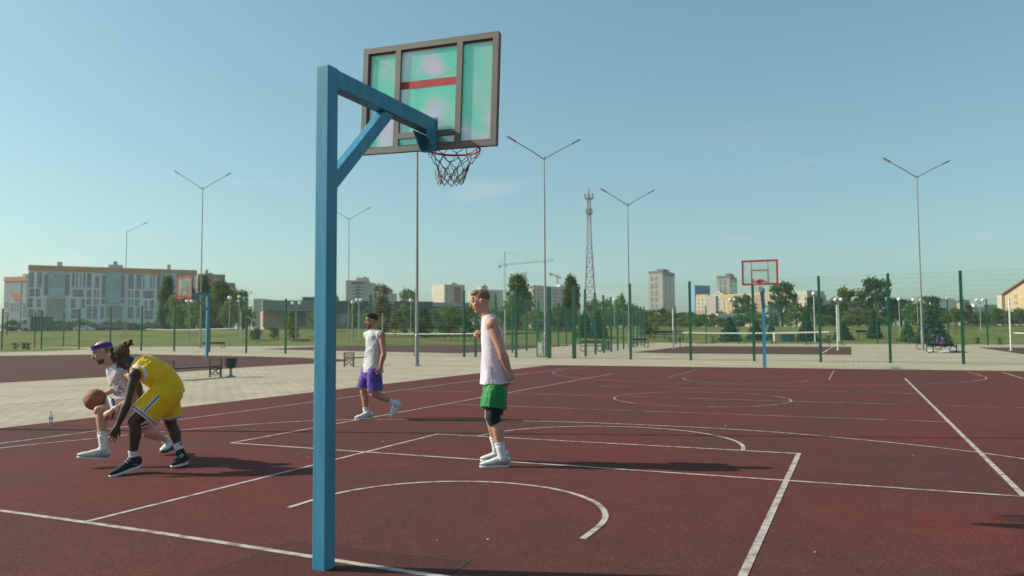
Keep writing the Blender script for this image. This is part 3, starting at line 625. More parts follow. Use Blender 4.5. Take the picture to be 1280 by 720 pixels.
# ================================================================== GLOBE LAMPS of the park
M_globe = mat('opal_globe', (.80, .80, .78), .35); M_lpost = mat('grey_lamp_post', (.30, .31, .30), .6)
def globe_lamp(label, px, py, twin=0, s=92, white=False, low=0):
    base = AT(px, s); base.z = terr(s); zt = AT(px, s, py).z
    t = thing('globe_lamp', label, 'park lamp', base, YAW, 'white globe lamps of the park')
    h = zt-base.z
    b = MB(); b.tube([(0, 0, 0), (0, 0, .9), (0, 0, h-.15)], [.085, .055, .045], 8)
    if twin: b.tube([(-twin, 0, h-.22), (-twin*.5, 0, h-.42), (0, 0, h-.5), (twin*.5, 0, h-.42), (twin, 0, h-.22)], .03, 6)
    b.build('pole', M_whitep if white else M_lpost, t, off=(0, 0, 0))
    for x in ((-twin, twin) if twin else (0,)):
        b = MB(); b.ell((x, 0, h), (.225, .225, .225), n=14, m=9); g = b.build('globe', M_globe, t, off=(0, 0, 0), smooth=True)
        b = MB(); b.lathe((x, 0, h-.25), [(.06, 0), (.11, .03), (.08, .06)], 10); b.build('collar', M_lpost, g, off=(0, 0, 0))
    return t
globe_lamp('twin globe lamp under the board of the left hoop', 236.2, 376.6, .30, 98)
globe_lamp('single globe lamp in front of the trees right of the left hoop', 286.5, 372.2, 0, 90)
globe_lamp('globe lamp at the right edge of the left tree group, beside a taller bare pole', 298.5, 371, 0, 104)
globe_lamp('twin globe lamp before the flat grey building left of the near post', 370, 379, .46, 100)
globe_lamp('single globe lamp just right of the near blue post', 440.5, 378, 0, 96)
globe_lamp('twin globe lamp on a white pole above the walking man', 448.5, 375.3, .24, 96, white=True)
globe_lamp('single globe lamp behind the nearest floodlight mast', 513.5, 375.6, 0, 94)
globe_lamp('single globe lamp left of the slim mast at the lattice tower', 768.5, 374.6, 0, 110)
globe_lamp('twin globe lamp before the yellow apartment block', 916, 375, .34, 120)
globe_lamp('tall single globe lamp on a white pole right of the far hoop', 1018.5, 367, 0, 92, white=True)
globe_lamp('twin globe lamp above the right post of the right volleyball net', 1049, 374.6, .34, 94, white=True)
globe_lamp('single globe lamp in front of the big round tree on the right', 1125, 374, 0, 96)
globe_lamp('twin globe lamp behind the right floodlight mast', 1148, 374.8, .46, 96)
globe_lamp('twin globe lamp between the white blocks and the beige house', 1226.3, 375.2, .44, 112)

# recycling bins, low picnic tables and the rail on the lawn
def wheelie(label, px, py, s, col, w=.62, h=1.05):
    p = AT(px, s); t = thing('recycling_bin', label, 'recycling bin', p, YAW)
    b = MB(); b.box((0, 0, h*.48), (w, w*.9, h*.84), taper=1.14); b.build('body', mat('bin_plastic', col, .5), t, off=(0, 0, 0))
    b = MB(); b.box((0, 0, h*.94), (w*1.22, w*1.1, h*.07)); b.build('lid', mat('bin_lid', tuple(c*.8 for c in col), .5), t, off=(0, 0, 0)); return t
wheelie('cream recycling bin on the lawn right of the far hoop post', 970.5, 424, 93, (.52, .44, .27), .6, 1.2)
wheelie('green recycling bin between the cream bin and the teal one', 977, 424, 94, (.10, .28, .08), .5, .85)
wheelie('teal recycling bin on the lawn, widest of the row', 982.5, 424, 93, (.02, .20, .24), .75, .95)
wheelie('brown recycling bin at the right end of the row on the lawn', 989.5, 424, 93, (.12, .07, .06), .5, .9)
def lawn_table(label, px, s, L, h, nleg=3, py=None):
    p = AT(px, s); t = thing('lawn_bench', label, 'bench', p, YAW, 'long dark benches on the lawn')
    b = MB(); b.box((0, 0, h), (L, .5, .07)); b.build('seat', M_slat, t, off=(0, 0, 0))
    b = MB(); b.box((0, .3, h+.32), (L, .05, .3)); b.build('backrest', M_slat, t, off=(0, 0, 0))
    for k in range(nleg):
        x = -L/2+.2+(L-.4)*k/(nleg-1); b = MB(); b.bar((x, 0, 0), (x, 0, h-.035), .07); b.bar((x, .3, h-.03), (x, .3, h+.16), .05); b.build('leg', M_iron, t, off=(0, 0, 0))
    return t
lawn_table('long dark lawn bench behind the left post of the right volleyball net', 836, 97, 3.9, .75, 4)
lawn_table('dark lawn table under the middle volleyball net beside the man in green shorts', 572, 98, 3.6, .75, 5)
lawn_table('dark lawn bench between the two spruces on the right', 1078, 99, 1.4, .55, 2)
# young shrubs set in a row along the lawn edge
M_shrub = mat('young_shrub_leaf', (.030, .045, .014), .8, scale=3, col2=(.06, .08, .02))
def tiny_shrub_mesh(seed):
    rr = random.Random(seed); b = MB()
    for i in range(60):
        c = Vector((rr.gauss(0, .11), rr.gauss(0, .11), rr.uniform(.06, .5))); a = rr.uniform(0, 6.3); e = rr.uniform(-.6, .9)
        u = Vector((math.cos(a), math.sin(a), e)).normalized()*rr.uniform(.05, .1); v = u.orthogonal().normalized()*rr.uniform(.02, .04)
        b.add([c-u, c+v, c+u, c-v], [(0, 1, 2, 3)])
    for i in range(4): b.tube([(0, 0, -.05), (rr.gauss(0, .1), rr.gauss(0, .1), .4)], .012, 4)
    return b
first = None; sp = [(20, 429.3), (30.5, 428.8), (58, 427.6), (66.5, 427.2), (84, 426.6), (92, 426.4), (101, 426.2), (116, 426.1), (127, 426), (19, 437.3), (29.5, 436.6), (34.5, 437.4), (892, 429), (905, 429), (1035, 429.8), (1150, 430.6), (1166, 430.4), (1222, 430.8), (1250, 431), (838, 428.8), (850, 428.8), (548, 426.8), (537, 426.8)]
for i, (x, y) in enumerate(sp):
    p = G(x, y); 
    if first is None: o = first = tiny_shrub_mesh(3).build('young_shrub', M_shrub, off=(0, 0, 0))
    else: o = first.copy(); C.objects.link(o)
    k = rnd.uniform(1.2, 1.7) if y < 435 else 1.25; o.location = p; o.scale = (k, k, k*1.15); o.rotation_euler = (0, 0, rnd.uniform(0, 6))
    tag(o, 'knee high dark young shrub planted in a row along the lawn edge' if y < 435 else 'knee high dark shrub growing in the small grass patch at the left', 'shrub', 'young shrubs along the lawn edge' if y < 435 else 'shrubs in the grass patch')

# bottle on the court
p = G(63, 532); t = thing('water_bottle', 'clear plastic water bottle standing on the left edge of the red court', 'bottle', p)
def clear_plastic():
    m = bpy.data.materials.new('clear_plastic'); m.use_nodes = True; tt = m.node_tree; tt.nodes.clear(); out = N('ShaderNodeOutputMaterial', tt)
    a = N('ShaderNodeBsdfTransparent', tt); a.inputs[0].default_value = (.86, .88, .88, 1); g_ = N('ShaderNodeBsdfPrincipled', tt); g_.inputs['Base Color'].default_value = (.62, .64, .64, 1); g_.inputs['Roughness'].default_value = .12
    mx = N('ShaderNodeMixShader', tt); lw = N('ShaderNodeLayerWeight', tt); lw.inputs[0].default_value = .55; mr_ = N('ShaderNodeMapRange', tt); mr_.inputs[3].default_value = .16; mr_.inputs[4].default_value = .8
    tt.links.new(lw.outputs['Facing'], mr_.inputs[0]); tt.links.new(mr_.outputs[0], mx.inputs[0]); tt.links.new(a.outputs[0], mx.inputs[1]); tt.links.new(g_.outputs[0], mx.inputs[2]); tt.links.new(mx.outputs[0], out.inputs[0]); return m
b = MB(); b.lathe(p, [(.031, .008), (.034, .02), (.034, .075), (.031, .085), (.034, .095), (.034, .15), (.026, .185), (.013, .205), (.013, .215)], 20); b.build('body', clear_plastic(), t, smooth=True)
b = MB(); b.lathe(p, [(.0355, .098), (.0355, .142)], 20); b.build('label_band', mat('pale_label', (.5, .52, .52), .5), t)
b = MB(); b.lathe(p, [(.0155, .213), (.0155, .232), (.012, .235)], 14); b.build('cap', mat('white_cap', (.65, .66, .66), .4), t)
# ================================================================== BUILDINGS BEYOND THE PARK
ZB = 2.1                                                    # the bank top they stand on
def wmat(name, glass, frame, sx, sz, off=.5, mort=.10, rough=.15):
    """panes in frames: a grid in the plane of the facade"""
    m = bpy.data.materials.new(name); m.use_nodes = True; t = m.node_tree; b_ = t.nodes['Principled BSDF']; b_.inputs['Roughness'].default_value = rough
    tcn = N('ShaderNodeTexCoord', t); mpn = N('ShaderNodeMapping', t); mpn.inputs['Rotation'].default_value = (R(-90), 0, 0)
    br = N('ShaderNodeTexBrick', t); br.offset = off; br.inputs['Scale'].default_value = 1; br.inputs['Brick Width'].default_value = sx; br.inputs['Row Height'].default_value = sz
    br.inputs['Mortar Size'].default_value = mort; br.inputs['Color1'].default_value = (*glass, 1); br.inputs['Color2'].default_value = (*[c*1.5+.015 for c in glass], 1); br.inputs['Mortar'].default_value = (*frame, 1)
    t.links.new(tcn.outputs['Object'], mpn.inputs[0]); t.links.new(mpn.outputs[0], br.inputs[0]); t.links.new(br.outputs[0], b_.inputs['Base Color']); return m
M_win = wmat('window_glass', (.11, .13, .15), (.40, .41, .41), 1.2, 1.55, 0, .09)
M_bay = wmat('balcony_glazing', (.23, .33, .35), (.42, .45, .44), 1.1, 1.5, 0, .08)
M_bay2 = wmat('grey_green_glazing', (.17, .22, .21), (.36, .38, .36), 1.1, 1.5, 0, .08)  # greyer, greener glass of the lower bays and the halls
M_brick = wmat('brick_balcony_front', (.45, .17, .09), (.26, .26, .27), 3, 2.9, 0, .62, .8)
M_plas = mat('pale_grey_render', (.70, .70, .69), .85, scale=.15, var=.05)
M_orange = mat('orange_parapet', (.60, .25, .10), .8, scale=.2, var=.08); M_obrown = mat('brown_brick', (.36, .18, .11), .85, scale=.5, var=.1)
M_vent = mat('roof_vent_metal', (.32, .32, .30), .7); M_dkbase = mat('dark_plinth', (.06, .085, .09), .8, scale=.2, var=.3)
class Face:
    def __init__(s, root, P0, P1, zb): s.r, s.P0, s.P1, s.zb = root, P0.xy.to_3d(), P1.xy.to_3d(), zb; d = s.P1-s.P0; s.w = d.length; s.u = d.normalized(); s.n = Vector((s.u.y, -s.u.x, 0)); s.ang = math.atan2(s.u.y, s.u.x)
    def uz(s, px, py): p = on_line(px, s.P0, s.P1); return (p-s.P0).dot(s.u), AT(px, depth(p), py).z-s.zb
    def slab(s, name, u0, z0, u1, z1, m, proud=.06, thick=.12, parent=None):
        cu, cz = (u0+u1)/2, (z0+z1)/2; c = s.P0+s.u*cu+s.n*(proud-thick/2); c.z = s.zb+cz
        b = MB(); b.box((0, 0, 0), (abs(u1-u0), thick, abs(z1-z0))); o = b.build(name, m, None, off=(0, 0, 0)); o.parent = parent or s.r
        o.location = c-Vector((parent or s.r).matrix_basis.translation) if parent is None else c-Vector(parent.location)-Vector(s.r.location); o.rotation_euler = (0, 0, s.ang); return o
    def rect(s, name, x0, y0, x1, y1, m, proud=.06, thick=.12):
        xm = (x0+x1)/2; u0, _ = s.uz(x0, y0); u1, _ = s.uz(x1, y0); _, za = s.uz(xm, y0); _, zb_ = s.uz(xm, y1); return s.slab(name, u0, zb_, u1, za, m, proud, thick)
def block(name, label, pxL, pxR, sL, sR, yL, yR, dep, wall, cat='apartment block', zb=ZB, group=None):
    P0, P1 = AT(pxL, sL), AT(pxR, sR); P0.z = P1.z = zb; t = thing(name, label, cat, P0, 0, group); f = Face(t, P0, P1, zb)
    zt = (AT(pxL, sL, yL).z+AT(pxR, sR, yR).z)/2-zb; f.h = zt
    back = -f.n*dep; b = MB(); b.prism([P0, P1, P1+back, P0+back], (0, 0, zt)); f.wall = b.build('wall', wall, t); f.dep = dep
    return t, f
def roofbox(f, name, x0, y0, x1, y1, m, back=3.0, dp=4.0):
    u0, _ = f.uz(x0, y1); u1, _ = f.uz(x1, y1); _, za = f.uz((x0+x1)/2, y0); return f.slab(name, u0, f.h+.01, u1, za, m, -back, dp)
def grid(f, name, x0, x1, ys, cols, wpx, hpx, m, proud=.05):
    for y in ys:
        for k in range(cols):
            cx = x0+(x1-x0)*(k+.5)/cols; f.rect(name, cx-wpx/2, y-hpx/2, cx+wpx/2, y+hpx/2, m, proud)

# --- the long apartment block on the left
t, f = block('apartment_block', 'long pale apartment block with an orange parapet and glazed balcony bays, at the left', 33.5, 244.5, 250, 275, 332.5, 337.5, 14, M_plas)
f.slab('parapet', -.1, f.h-1.75, f.w+.1, f.h+.12, M_orange, .22, .3)
f.slab('plinth', 0, .0, f.w, 2.2, M_dkbase, .1, .2)
for q in [(34.5, 340.5, 40, 359), (45, 340.5, 50.5, 359), (35, 361, 48.5, 370.5), (34, 373, 39.5, 384), (45, 374, 50, 384), (35, 386.5, 43, 397), (46, 386.5, 52, 397),
          (88, 341.5, 91.5, 359), (93.5, 342, 95.5, 359), (98.5, 342, 100.3, 359), (102.5, 342, 112.5, 359.5), (89.5, 362, 103, 371), (87.5, 374, 93, 385), (101, 374, 105, 385), (88, 387, 100, 398),
          (117.5, 345, 122.5, 360), (107.5, 363, 112.5, 380.5), (116.5, 362.5, 118.8, 381), (120.2, 362.5, 122.2, 381), (108, 383, 121, 398.5),
          (159, 343, 165.5, 361), (169, 343.5, 179.5, 361), (186, 344, 188.5, 361), (190, 344, 192, 361), (159, 363, 161.5, 381.5), (163.5, 363, 165.5, 381.5), (168, 363, 173, 382), (178, 363.5, 191, 373), (187, 375, 191.5, 386.5), (180, 376, 183, 386.5),
          (159, 383.5, 168, 398.5), (170, 384, 174, 398.5), (180, 388, 191, 399), (225, 345, 231, 362), (235, 345, 241, 362), (225, 365, 231, 382), (235, 365, 241, 382)]:
    f.rect('window', *q, M_win)
for q in [(53.5, 343, 58.5, 369), (80, 343, 85.5, 369), (126, 344, 130.3, 380), (150.3, 343.5, 154.5, 379), (195, 344, 199.3, 376), (219.8, 344, 223, 376), (124.5, 383, 129, 398)]: f.rect('brick_panel', *q, M_brick, .05)
for q in [(59, 338.8, 79.5, 370), (130.6, 339.3, 150, 379), (199.6, 341, 219.5, 376)]: f.rect('glazed_balcony', *q, M_bay, .7, .8)
for q in [(57, 372.5, 81, 398), (132, 382, 152.5, 398), (199.6, 379, 219.5, 398)]: f.rect('grey_green_balcony', *q, M_bay2, .5, .6)
for x in (42.5, 52, 86.8, 106, 114.6, 124, 156.5, 167, 176.5, 193.6): f.rect('pilaster', x-.7, 340, x+.7, 400, mat('white_pilaster', (.80, .80, .78), .8) if x == 42.5 else bpy.data.materials['white_pilaster'], .12, .14)
f.slab('string_course', 0, f.uz(40, 372)[1]-.15, f.w, f.uz(40, 371.2)[1]+.1, bpy.data.materials['white_pilaster'], .16, .2)
for q in [(69, 326.5, 75.5, 334), (134, 330, 152.5, 335), (208.5, 330, 213.2, 337)]: roofbox(f, 'roof_vent', *q, M_vent)
roofbox(f, 'roof_stack', 140.5, 325.5, 145.5, 330, M_vent, 4, 2)
# --- small block left of it, and the wing to the right
t, f = block('apartment_block', 'small grey end block with an orange parapet at the left edge', 3.5, 31.5, 285, 282, 346.5, 346, 12, mat('grey_render', (.33, .36, .36), .85, scale=.2, var=.05))
f.slab('parapet', -.1, f.h-1.5, f.w+.1, f.h+.1, M_orange, .2, .3); f.rect('downpipe', 24.2, 351, 24.8, 408, M_vent, .12)
fl_ = f; u = [f.uz(x, y) for x, y in ((10.5, 363.5), (17, 366.5), (24.5, 368), (24, 375), (17, 376), (14.5, 370))]
b = MB(); b.prism([(a, 0, c) for a, c in u], (0, -.05, 0)); o = b.build('wall_mural', mat('mural_orange', (.50, .19, .08), .8, scale=.3, var=.2), None, off=(0, 0, 0)); o.parent = t; o.location = f.n*.06; o.rotation_euler = (0, 0, f.ang)
for q in [(17, 378, 24, 390), (5, 378, 9, 384), (12, 379, 15.5, 389), (5, 390, 10, 397), (25.5, 379, 30, 396)]: f.rect('window', *q, M_win)
for q in [(17, 341.5, 22, 347), (29, 343, 32, 347)]: roofbox(f, 'roof_vent', *q, M_vent)
t, f = block('apartment_block', 'brown brick wing of two steps rising behind the trees right of the long block', 246.5, 280.5, 286, 291, 342.5, 343, 12, M_obrown)
for q in [(266, 349, 275, 353), (249, 358, 254, 366), (258, 358, 263, 366)]: f.rect('window', *q, M_bay)
lowP = Face(t, AT(281, 292), AT(292.5, 293), ZB); hh = AT(286, 292, 353.5).z-ZB; b = MB(); P0, P1 = AT(281, 292), AT(292.5, 293); P0.z = P1.z = ZB; b.prism([P0, P1, P1-lowP.n*10, P0-lowP.n*10], (0, 0, hh)); b.build('low_wing', M_obrown, t)
lowP.rect('window', 284, 359, 291, 364, M_bay); roofbox(f, 'roof_vent', 257.5, 336.5, 261, 343, M_vent); roofbox(f, 'roof_vent', 262, 340.5, 267, 343, M_vent)
# --- beige tall slab far behind the flat building
M_cream = mat('cream_render', (.46, .41, .32), .85, scale=.2, var=.06); M_pgrey = mat('pale_panel', (.40, .39, .36), .85, scale=.2, var=.06); M_pink = mat('pinkish_panel', (.38, .32, .29), .85, scale=.2, var=.05)
t, f = block('apartment_block', 'cream slab block seen past the left end of the flat grey building', 316.5, 330, 330, 330, 373.5, 373.5, 12, M_cream)
grid(f, 'window', 317.5, 329, (378, 384, 390, 396, 402), 2, 2.4, 2.6, M_win)
# --- flat grey building with a projecting upper storey
M_clad = mat('ribbed_grey_cladding', (.17, .21, .22), .6, scale=.4, var=.1, stretch=(6, 6, .1)); M_teal = mat('dark_teal_cladding', (.030, .062, .070), .55, scale=.4, var=.15, stretch=(6, 6, .1)); M_sand = mat('sand_render', (.34, .29, .22), .85, scale=.3, var=.1)
t, f = block('flat_building', 'flat building with ribbed grey upper storey over beige walls, left of the near post', 330, 392, 178, 182, 388, 387.5, 14, M_sand, cat='low building')
f.rect('upper_storey', 326.5, 376.3, 390, 387.6, M_clad, 3.2, 3.4); f.rect('painted_recess', 354, 389, 383, 408, mat('recess_shade', (.12, .105, .085), .8), .04); f.rect('brick_pier', 327.5, 388, 332.5, 409, M_obrown, 3.0, 2.0)  # flat dark slab: the shade of a set-back wall put into colour
f.rect('roof_cap', 378, 371.5, 396, 375.8, M_teal, 1, 3)
t, f = block('flat_building', 'dark teal clad hall with a long low wall, right of the near blue post', 391, 541, 186, 196, 388.5, 389.5, 16, mat('grey_green_wall', (.18, .19, .155), .85, scale=.3, var=.1), cat='low building')
f.rect('upper_band', 391, 376.5, 541, 389.3, M_teal, .8, 1.0); f.rect('pale_fascia', 460, 377.4, 492, 380.4, M_pgrey, 1.1, .3); f.rect('glazing', 462, 381, 490, 397, M_bay2, .9, .12)
for q in [(398, 392, 402, 404), (407, 392, 419, 404), (425, 391, 436, 404)]: f.rect('window', *q, M_bay2, .08)
t, f = block('flat_building', 'pale fascia hall at the right end of the row of flat buildings', 541, 588, 196, 200, 379, 377.5, 14, mat('light_wall', (.30, .29, .25), .85, scale=.3, var=.1), cat='low building')
f.rect('fascia', 539.5, 379, 578, 383, M_pgrey, .9, 1.0); f.rect('shade_band', 541, 388, 586, 391, M_dkbase, .15); f.rect('window', 545, 396, 556, 405, M_win, .08)  # the dark strip draws the shade beneath the fascia
# --- towers behind
M_mag = mat('magenta_panel', (.26, .06, .09), .8); M_wbal = mat('white_balcony', (.48, .50, .50), .8); M_bpanel = mat('blue_panel', (.07, .085, .15), .7)
t, f = block('apartment_tower', 'beige tower with white balconies and a magenta band, behind the walking man', 432, 462, 360, 362, 350.5, 350.5, 16, M_cream, cat='tower block')
P0, P1 = AT(462.2, 366), AT(469.5, 372); P0.z = P1.z = ZB; f2 = Face(t, P0, P1, ZB); b = MB(); b.prism([P0, P1, P1-f2.n*10, P0-f2.n*10], (0, 0, AT(466, 368, 353.5).z-ZB)); b.build('side_wing', M_pgrey, t)
f.rect('magenta_band', 438.5, 352.6, 456, 354.8, M_mag, .9, 1)
for k in range(6): f.rect('balcony', 438.5, 356.2+4*k, 456, 358.6+4*k, M_wbal, .9, 1)
for k in range(6): f.rect('blue_balcony_front', 444.5, 357.2+4*k, 450, 360+4*k, M_bpanel, 1.0, .1)
for k in range(6): f.rect('window', 438.5, 358.7+4*k, 456, 360+4*k, M_win, .06)
roofbox(f, 'roof_plant', 445, 346.3, 461, 350.5, M_pgrey, 4, 6); roofbox(f, 'roof_mast', 454, 344.8, 458, 346.4, M_pgrey, 5, 3)
t, f = block('apartment_tower', 'pink and grey stepped block just right of the beige tower with the magenta band', 479, 487, 390, 390, 360.5, 360.5, 10, mat('dull_pink', (.34, .17, .17), .85), cat='tower block')
roofbox(f, 'roof_plant', 483, 359.2, 486, 361, M_pgrey, 2, 3); f.rect('low_annex', 484, 367.5, 496, 390, M_pgrey, 4, 4); grid(f, 'window', 480, 487, (364, 368, 372), 2, 1.6, 1.8, M_win)
t, f = block('apartment_tower', 'cream tower with a magenta stripe, left of the man in green shorts', 555.5, 581, 380, 386, 356.5, 355, 14, M_cream, cat='tower block')
f.rect('magenta_stripe', 567.5, 359, 576, 379, M_mag, .15); grid(f, 'window', 556, 567, (361, 365.5, 370, 374.5, 379), 2, 2.2, 2, M_win); grid(f, 'window', 576.5, 581, (361, 365.5, 370), 1, 1.8, 2, M_win)
roofbox(f, 'roof_plant', 567, 353.5, 575, 357, M_pgrey, 3, 4); roofbox(f, 'roof_stack', 571, 351.8, 573, 353.6, M_pgrey, 4, 2)
t, f = block('apartment_tower', 'pale tower with dark balcony columns behind the head of the man in green shorts', 604, 629, 400, 408, 361.5, 363, 14, M_pgrey, cat='tower block')
for k in range(9): f.rect('balcony_window', 610.5, 365+4*k, 616, 367.6+4*k, M_win, .4, .5); f.rect('balcony_window', 618.5, 365+4*k, 621.5, 367.6+4*k, M_win, .1)
roofbox(f, 'roof_plant', 606, 357, 614, 362, M_pgrey, 3, 4); roofbox(f, 'roof_plant', 609, 355.3, 611.5, 357.2, M_pgrey, 3, 2)
t, f = block('apartment_tower', 'cream and grey tower block between the two poplars, with a roof crane behind', 664.5, 710.5, 380, 396, 358.5, 357.5, 14, M_pgrey, cat='tower block')
f.rect('cream_bay', 665, 358.8, 681, 398, M_cream, .9, 1.0)
for k in range(8): f.rect('window', 666, 362+4.4*k, 668.6, 364.4+4.4*k, M_win, .98); f.rect('window', 671, 362+4.4*k, 673.6, 364.4+4.4*k, M_win, .98); f.rect('window', 676.5, 362+4.4*k, 679, 364.4+4.4*k, M_win, .98)
for k in range(8): f.rect('window', 685, 362+4.4*k, 688, 364.4+4.4*k, M_win, .06); f.rect('window', 693, 362+4.4*k, 696, 364.4+4.4*k, M_win, .06); f.rect('window', 701, 362+4.4*k, 704, 364.4+4.4*k, M_win, .06)
roofbox(f, 'roof_plant', 672, 356.3, 684, 359, M_pgrey, 3, 4); roofbox(f, 'roof_plant', 704, 355.5, 709, 358.5, M_wbal, 2, 3)
def corner_block(name, label, pxL, pxK, pxR, sK, ang, ytop, wall, cat='tower block'):
    K = AT(pxK, sK); K.z = ZB; a = R(ang); dl = -HR*math.cos(a)+HF*math.sin(a); dr = HR*math.sin(a)+HF*math.cos(a)
    PL = on_line(pxL, K, K+dl); PR = on_line(pxR, K, K+dr); PL.z = PR.z = ZB; t = thing(name, label, cat, K); h = AT(pxK, sK, ytop).z-ZB
    b = MB(); b.prism([K, PR, PL+(PR-K), PL], (0, 0, h)); w = b.build('wall', wall, t); fL, fR = Face(t, PL, K, ZB), Face(t, K, PR, ZB); fL.h = fR.h = h; return t, fL, fR
M_tower = mat('light_tower_panel', (.44, .41, .35), .85, scale=.2, var=.06); M_attic = mat('attic_grey', (.20, .20, .185), .8)
t, fL, fR = corner_block('apartment_tower', 'tall pale tower block standing alone right of the lattice tower', 812, 829.5, 844.5, 350, 28, 338.5, M_tower)
fL.slab('attic_band', -.05, fL.h-1.0, fL.w+.05, fL.h+.05, M_attic, .08, .2); fR.slab('attic_band', 0, fR.h-1.9, fR.w+.05, fR.h+.05, M_attic, .08, .2)
for y in (348.5, 358, 366.5, 374.5, 383): fL.rect('window', 814.6, y-2.6, 817, y+2.6, M_win, .05); fL.rect('window', 819.8, y-2.6, 822.2, y+2.6, M_win, .05)
for y in (348, 352.6, 357.2, 361.8, 366.4, 371, 375.6, 380.2, 384.8):
    fR.rect('window', 830.3, y-1.6, 833, y+1.8, M_win, .05); fR.rect('window', 834.5, y-1.6, 837.5, y+1.8, M_win, .05); fR.rect('window', 839.5, y-1.6, 843, y+1.8, M_win, .05)
roofbox(fR, 'roof_plant', 835.5, 336.6, 843, 339, M_attic, 2, 3)
t, fL, fR = corner_block('apartment_tower', 'pale tower block above the yellow apartments, left of the far hoop', 897.5, 914, 922.5, 420, 25, 344.5, M_tower)
fL.slab('attic_band', -.05, fL.h-1.4, fL.w+.05, fL.h+.05, M_attic, .08, .2); fR.slab('attic_band', 0, fR.h-2.2, fR.w+.05, fR.h+.05, M_attic, .08, .2)
for y in (353, 361.5, 370): fL.rect('window', 900.8, y-3, 903, y+3, M_win, .05); fL.rect('window', 906, y-3, 908.2, y+3, M_win, .05)
for y in (350, 355, 360, 365): fR.rect('window', 915.5, y-1.6, 920.8, y+1.8, M_win, .05)
roofbox(fL, 'roof_plant', 908, 343, 913, 345, M_attic, 2, 3); roofbox(fR, 'roof_plant', 915.5, 342.3, 921.5, 345, M_attic, 1, 2)
M_sky1 = mat('bright_blue_panel', (.030, .13, .32), .5, scale=.2, var=.05); M_sky2 = mat('light_blue_panel', (.14, .33, .43), .5, scale=.2, var=.05)
t, fL, fR = corner_block('office_block', 'blue clad office block behind the left end of the yellow apartments', 861.5, 869.5, 888.5, 400, 60, 356.5, M_sky1, cat='office block')
fL.slab('light_face', 0, 0, fL.w, fL.h, M_sky2, .06, .1); fR.slab('roof_edge', 0, fR.h-.6, fR.w, fR.h+.05, M_sky2, .1, .2)
t, f = block('apartment_block', 'yellow and cream apartment block of several bays behind the far hoop', 870.5, 1010, 395, 345, 366.5, 367, 14, M_cream)
M_yel = mat('yellow_render', (.50, .33, .10), .85, scale=.3, var=.06); M_tan = mat('orange_tan_render', (.42, .25, .13), .85, scale=.3, var=.06)
for q, m in [((871, 368, 881.5, 371), M_yel), ((872, 388, 881, 402), M_tan), ((881.5, 368, 886, 371), M_tan), ((902, 368, 916, 372.5), M_yel), ((904, 372.5, 907, 392), M_yel), ((912, 372.5, 915.5, 392), M_yel), ((922, 368, 930, 370), M_tan), ((932, 371, 935, 398), M_yel), ((943, 368, 953, 398), M_tan), ((959, 364, 962, 398), M_yel)]: f.rect('yellow_panel', *q, m, .05)
for q in [(888, 369.5, 897, 400), (917.5, 369, 921, 398), (966, 367.5, 975, 398)]: f.rect('grey_bay', *q, M_pink, .9, 1)
for y in (374.5, 379.5, 384.5, 389.5, 394.5):
    for x in (874, 879, 884.5, 900, 906, 911, 925, 939, 946.5, 951, 957): f.rect('window', x-1.1, y-1.1, x+1.1, y+1.2, M_win, .1)
for q in [(890, 366, 900, 368.5), (893, 363.8, 896, 367)]: roofbox(f, 'roof_plant', *q, M_pgrey, 3, 4)
t, f = block('apartment_block', 'pinkish grey apartment slab behind the round tree right of the far hoop', 990, 1034, 400, 410, 366, 371, 12, M_pink)
f.rect('yellow_top', 993, 366.5, 1008, 370, M_tan, .1); grid(f, 'window', 993, 1032, (375, 380, 385, 390), 8, 2, 2, M_win)
t, f = block('apartment_block', 'low hazy tan block far behind the trees right of the tall globe lamp', 1027, 1047, 430, 430, 375.5, 375.5, 12, M_pink); grid(f, 'window', 1029, 1046, (379, 383, 387), 4, 2, 1.6, M_win)
M_wht = mat('white_panel', (.55, .55, .53), .8, scale=.2, var=.05)
t, f = block('apartment_block', 'white slab block of several sections left of the right fence post', 1169, 1201.5, 420, 420, 373.5, 373, 12, M_wht)
for x in (1174.3, 1186, 1196.2): f.rect('joint', x-.5, 374, x+.5, 398, M_pgrey, .08)
grid(f, 'window', 1170, 1201, (377.5, 381.5, 385.5, 389.5), 9, 1.4, 1.5, mat('pale_window', (.30, .32, .33), .3))
for q in [(1176, 371.8, 1179, 374), (1190, 371.8, 1194, 374)]: roofbox(f, 'roof_plant', *q, M_pgrey, 3, 3)
t, f = block('apartment_block', 'tan block with a rounded grey roof right of the white slab block', 1203, 1213.5, 415, 415, 375, 375, 12, M_sand)
b = MB(); c = (f.P0+f.P1)/2-f.n*6; b.ell((c.x, c.y, ZB+f.h), (f.w*.55, 6, 2.0)); b.build('roof', M_clad, t); grid(f, 'window', 1204, 1213, (379, 384, 389), 3, 1.5, 1.6, M_win)
t, f = block('apartment_block', 'low white block with grey stripes left of the beige house', 1212.5, 1247, 430, 430, 383.5, 383, 12, M_wht)
for x in (1217, 1222.5, 1228): f.rect('grey_stripe', x-.8, 384, x+.8, 400, M_pgrey, .08)
f.rect('grey_wing', 1230, 381, 1247, 400, M_clad, .5, .5); roofbox(f, 'roof_tower', 1222, 379.5, 1225.5, 384, M_wht, 2, 3); grid(f, 'window', 1232, 1246, (385, 389, 393), 4, 1.6, 1.6, M_win)
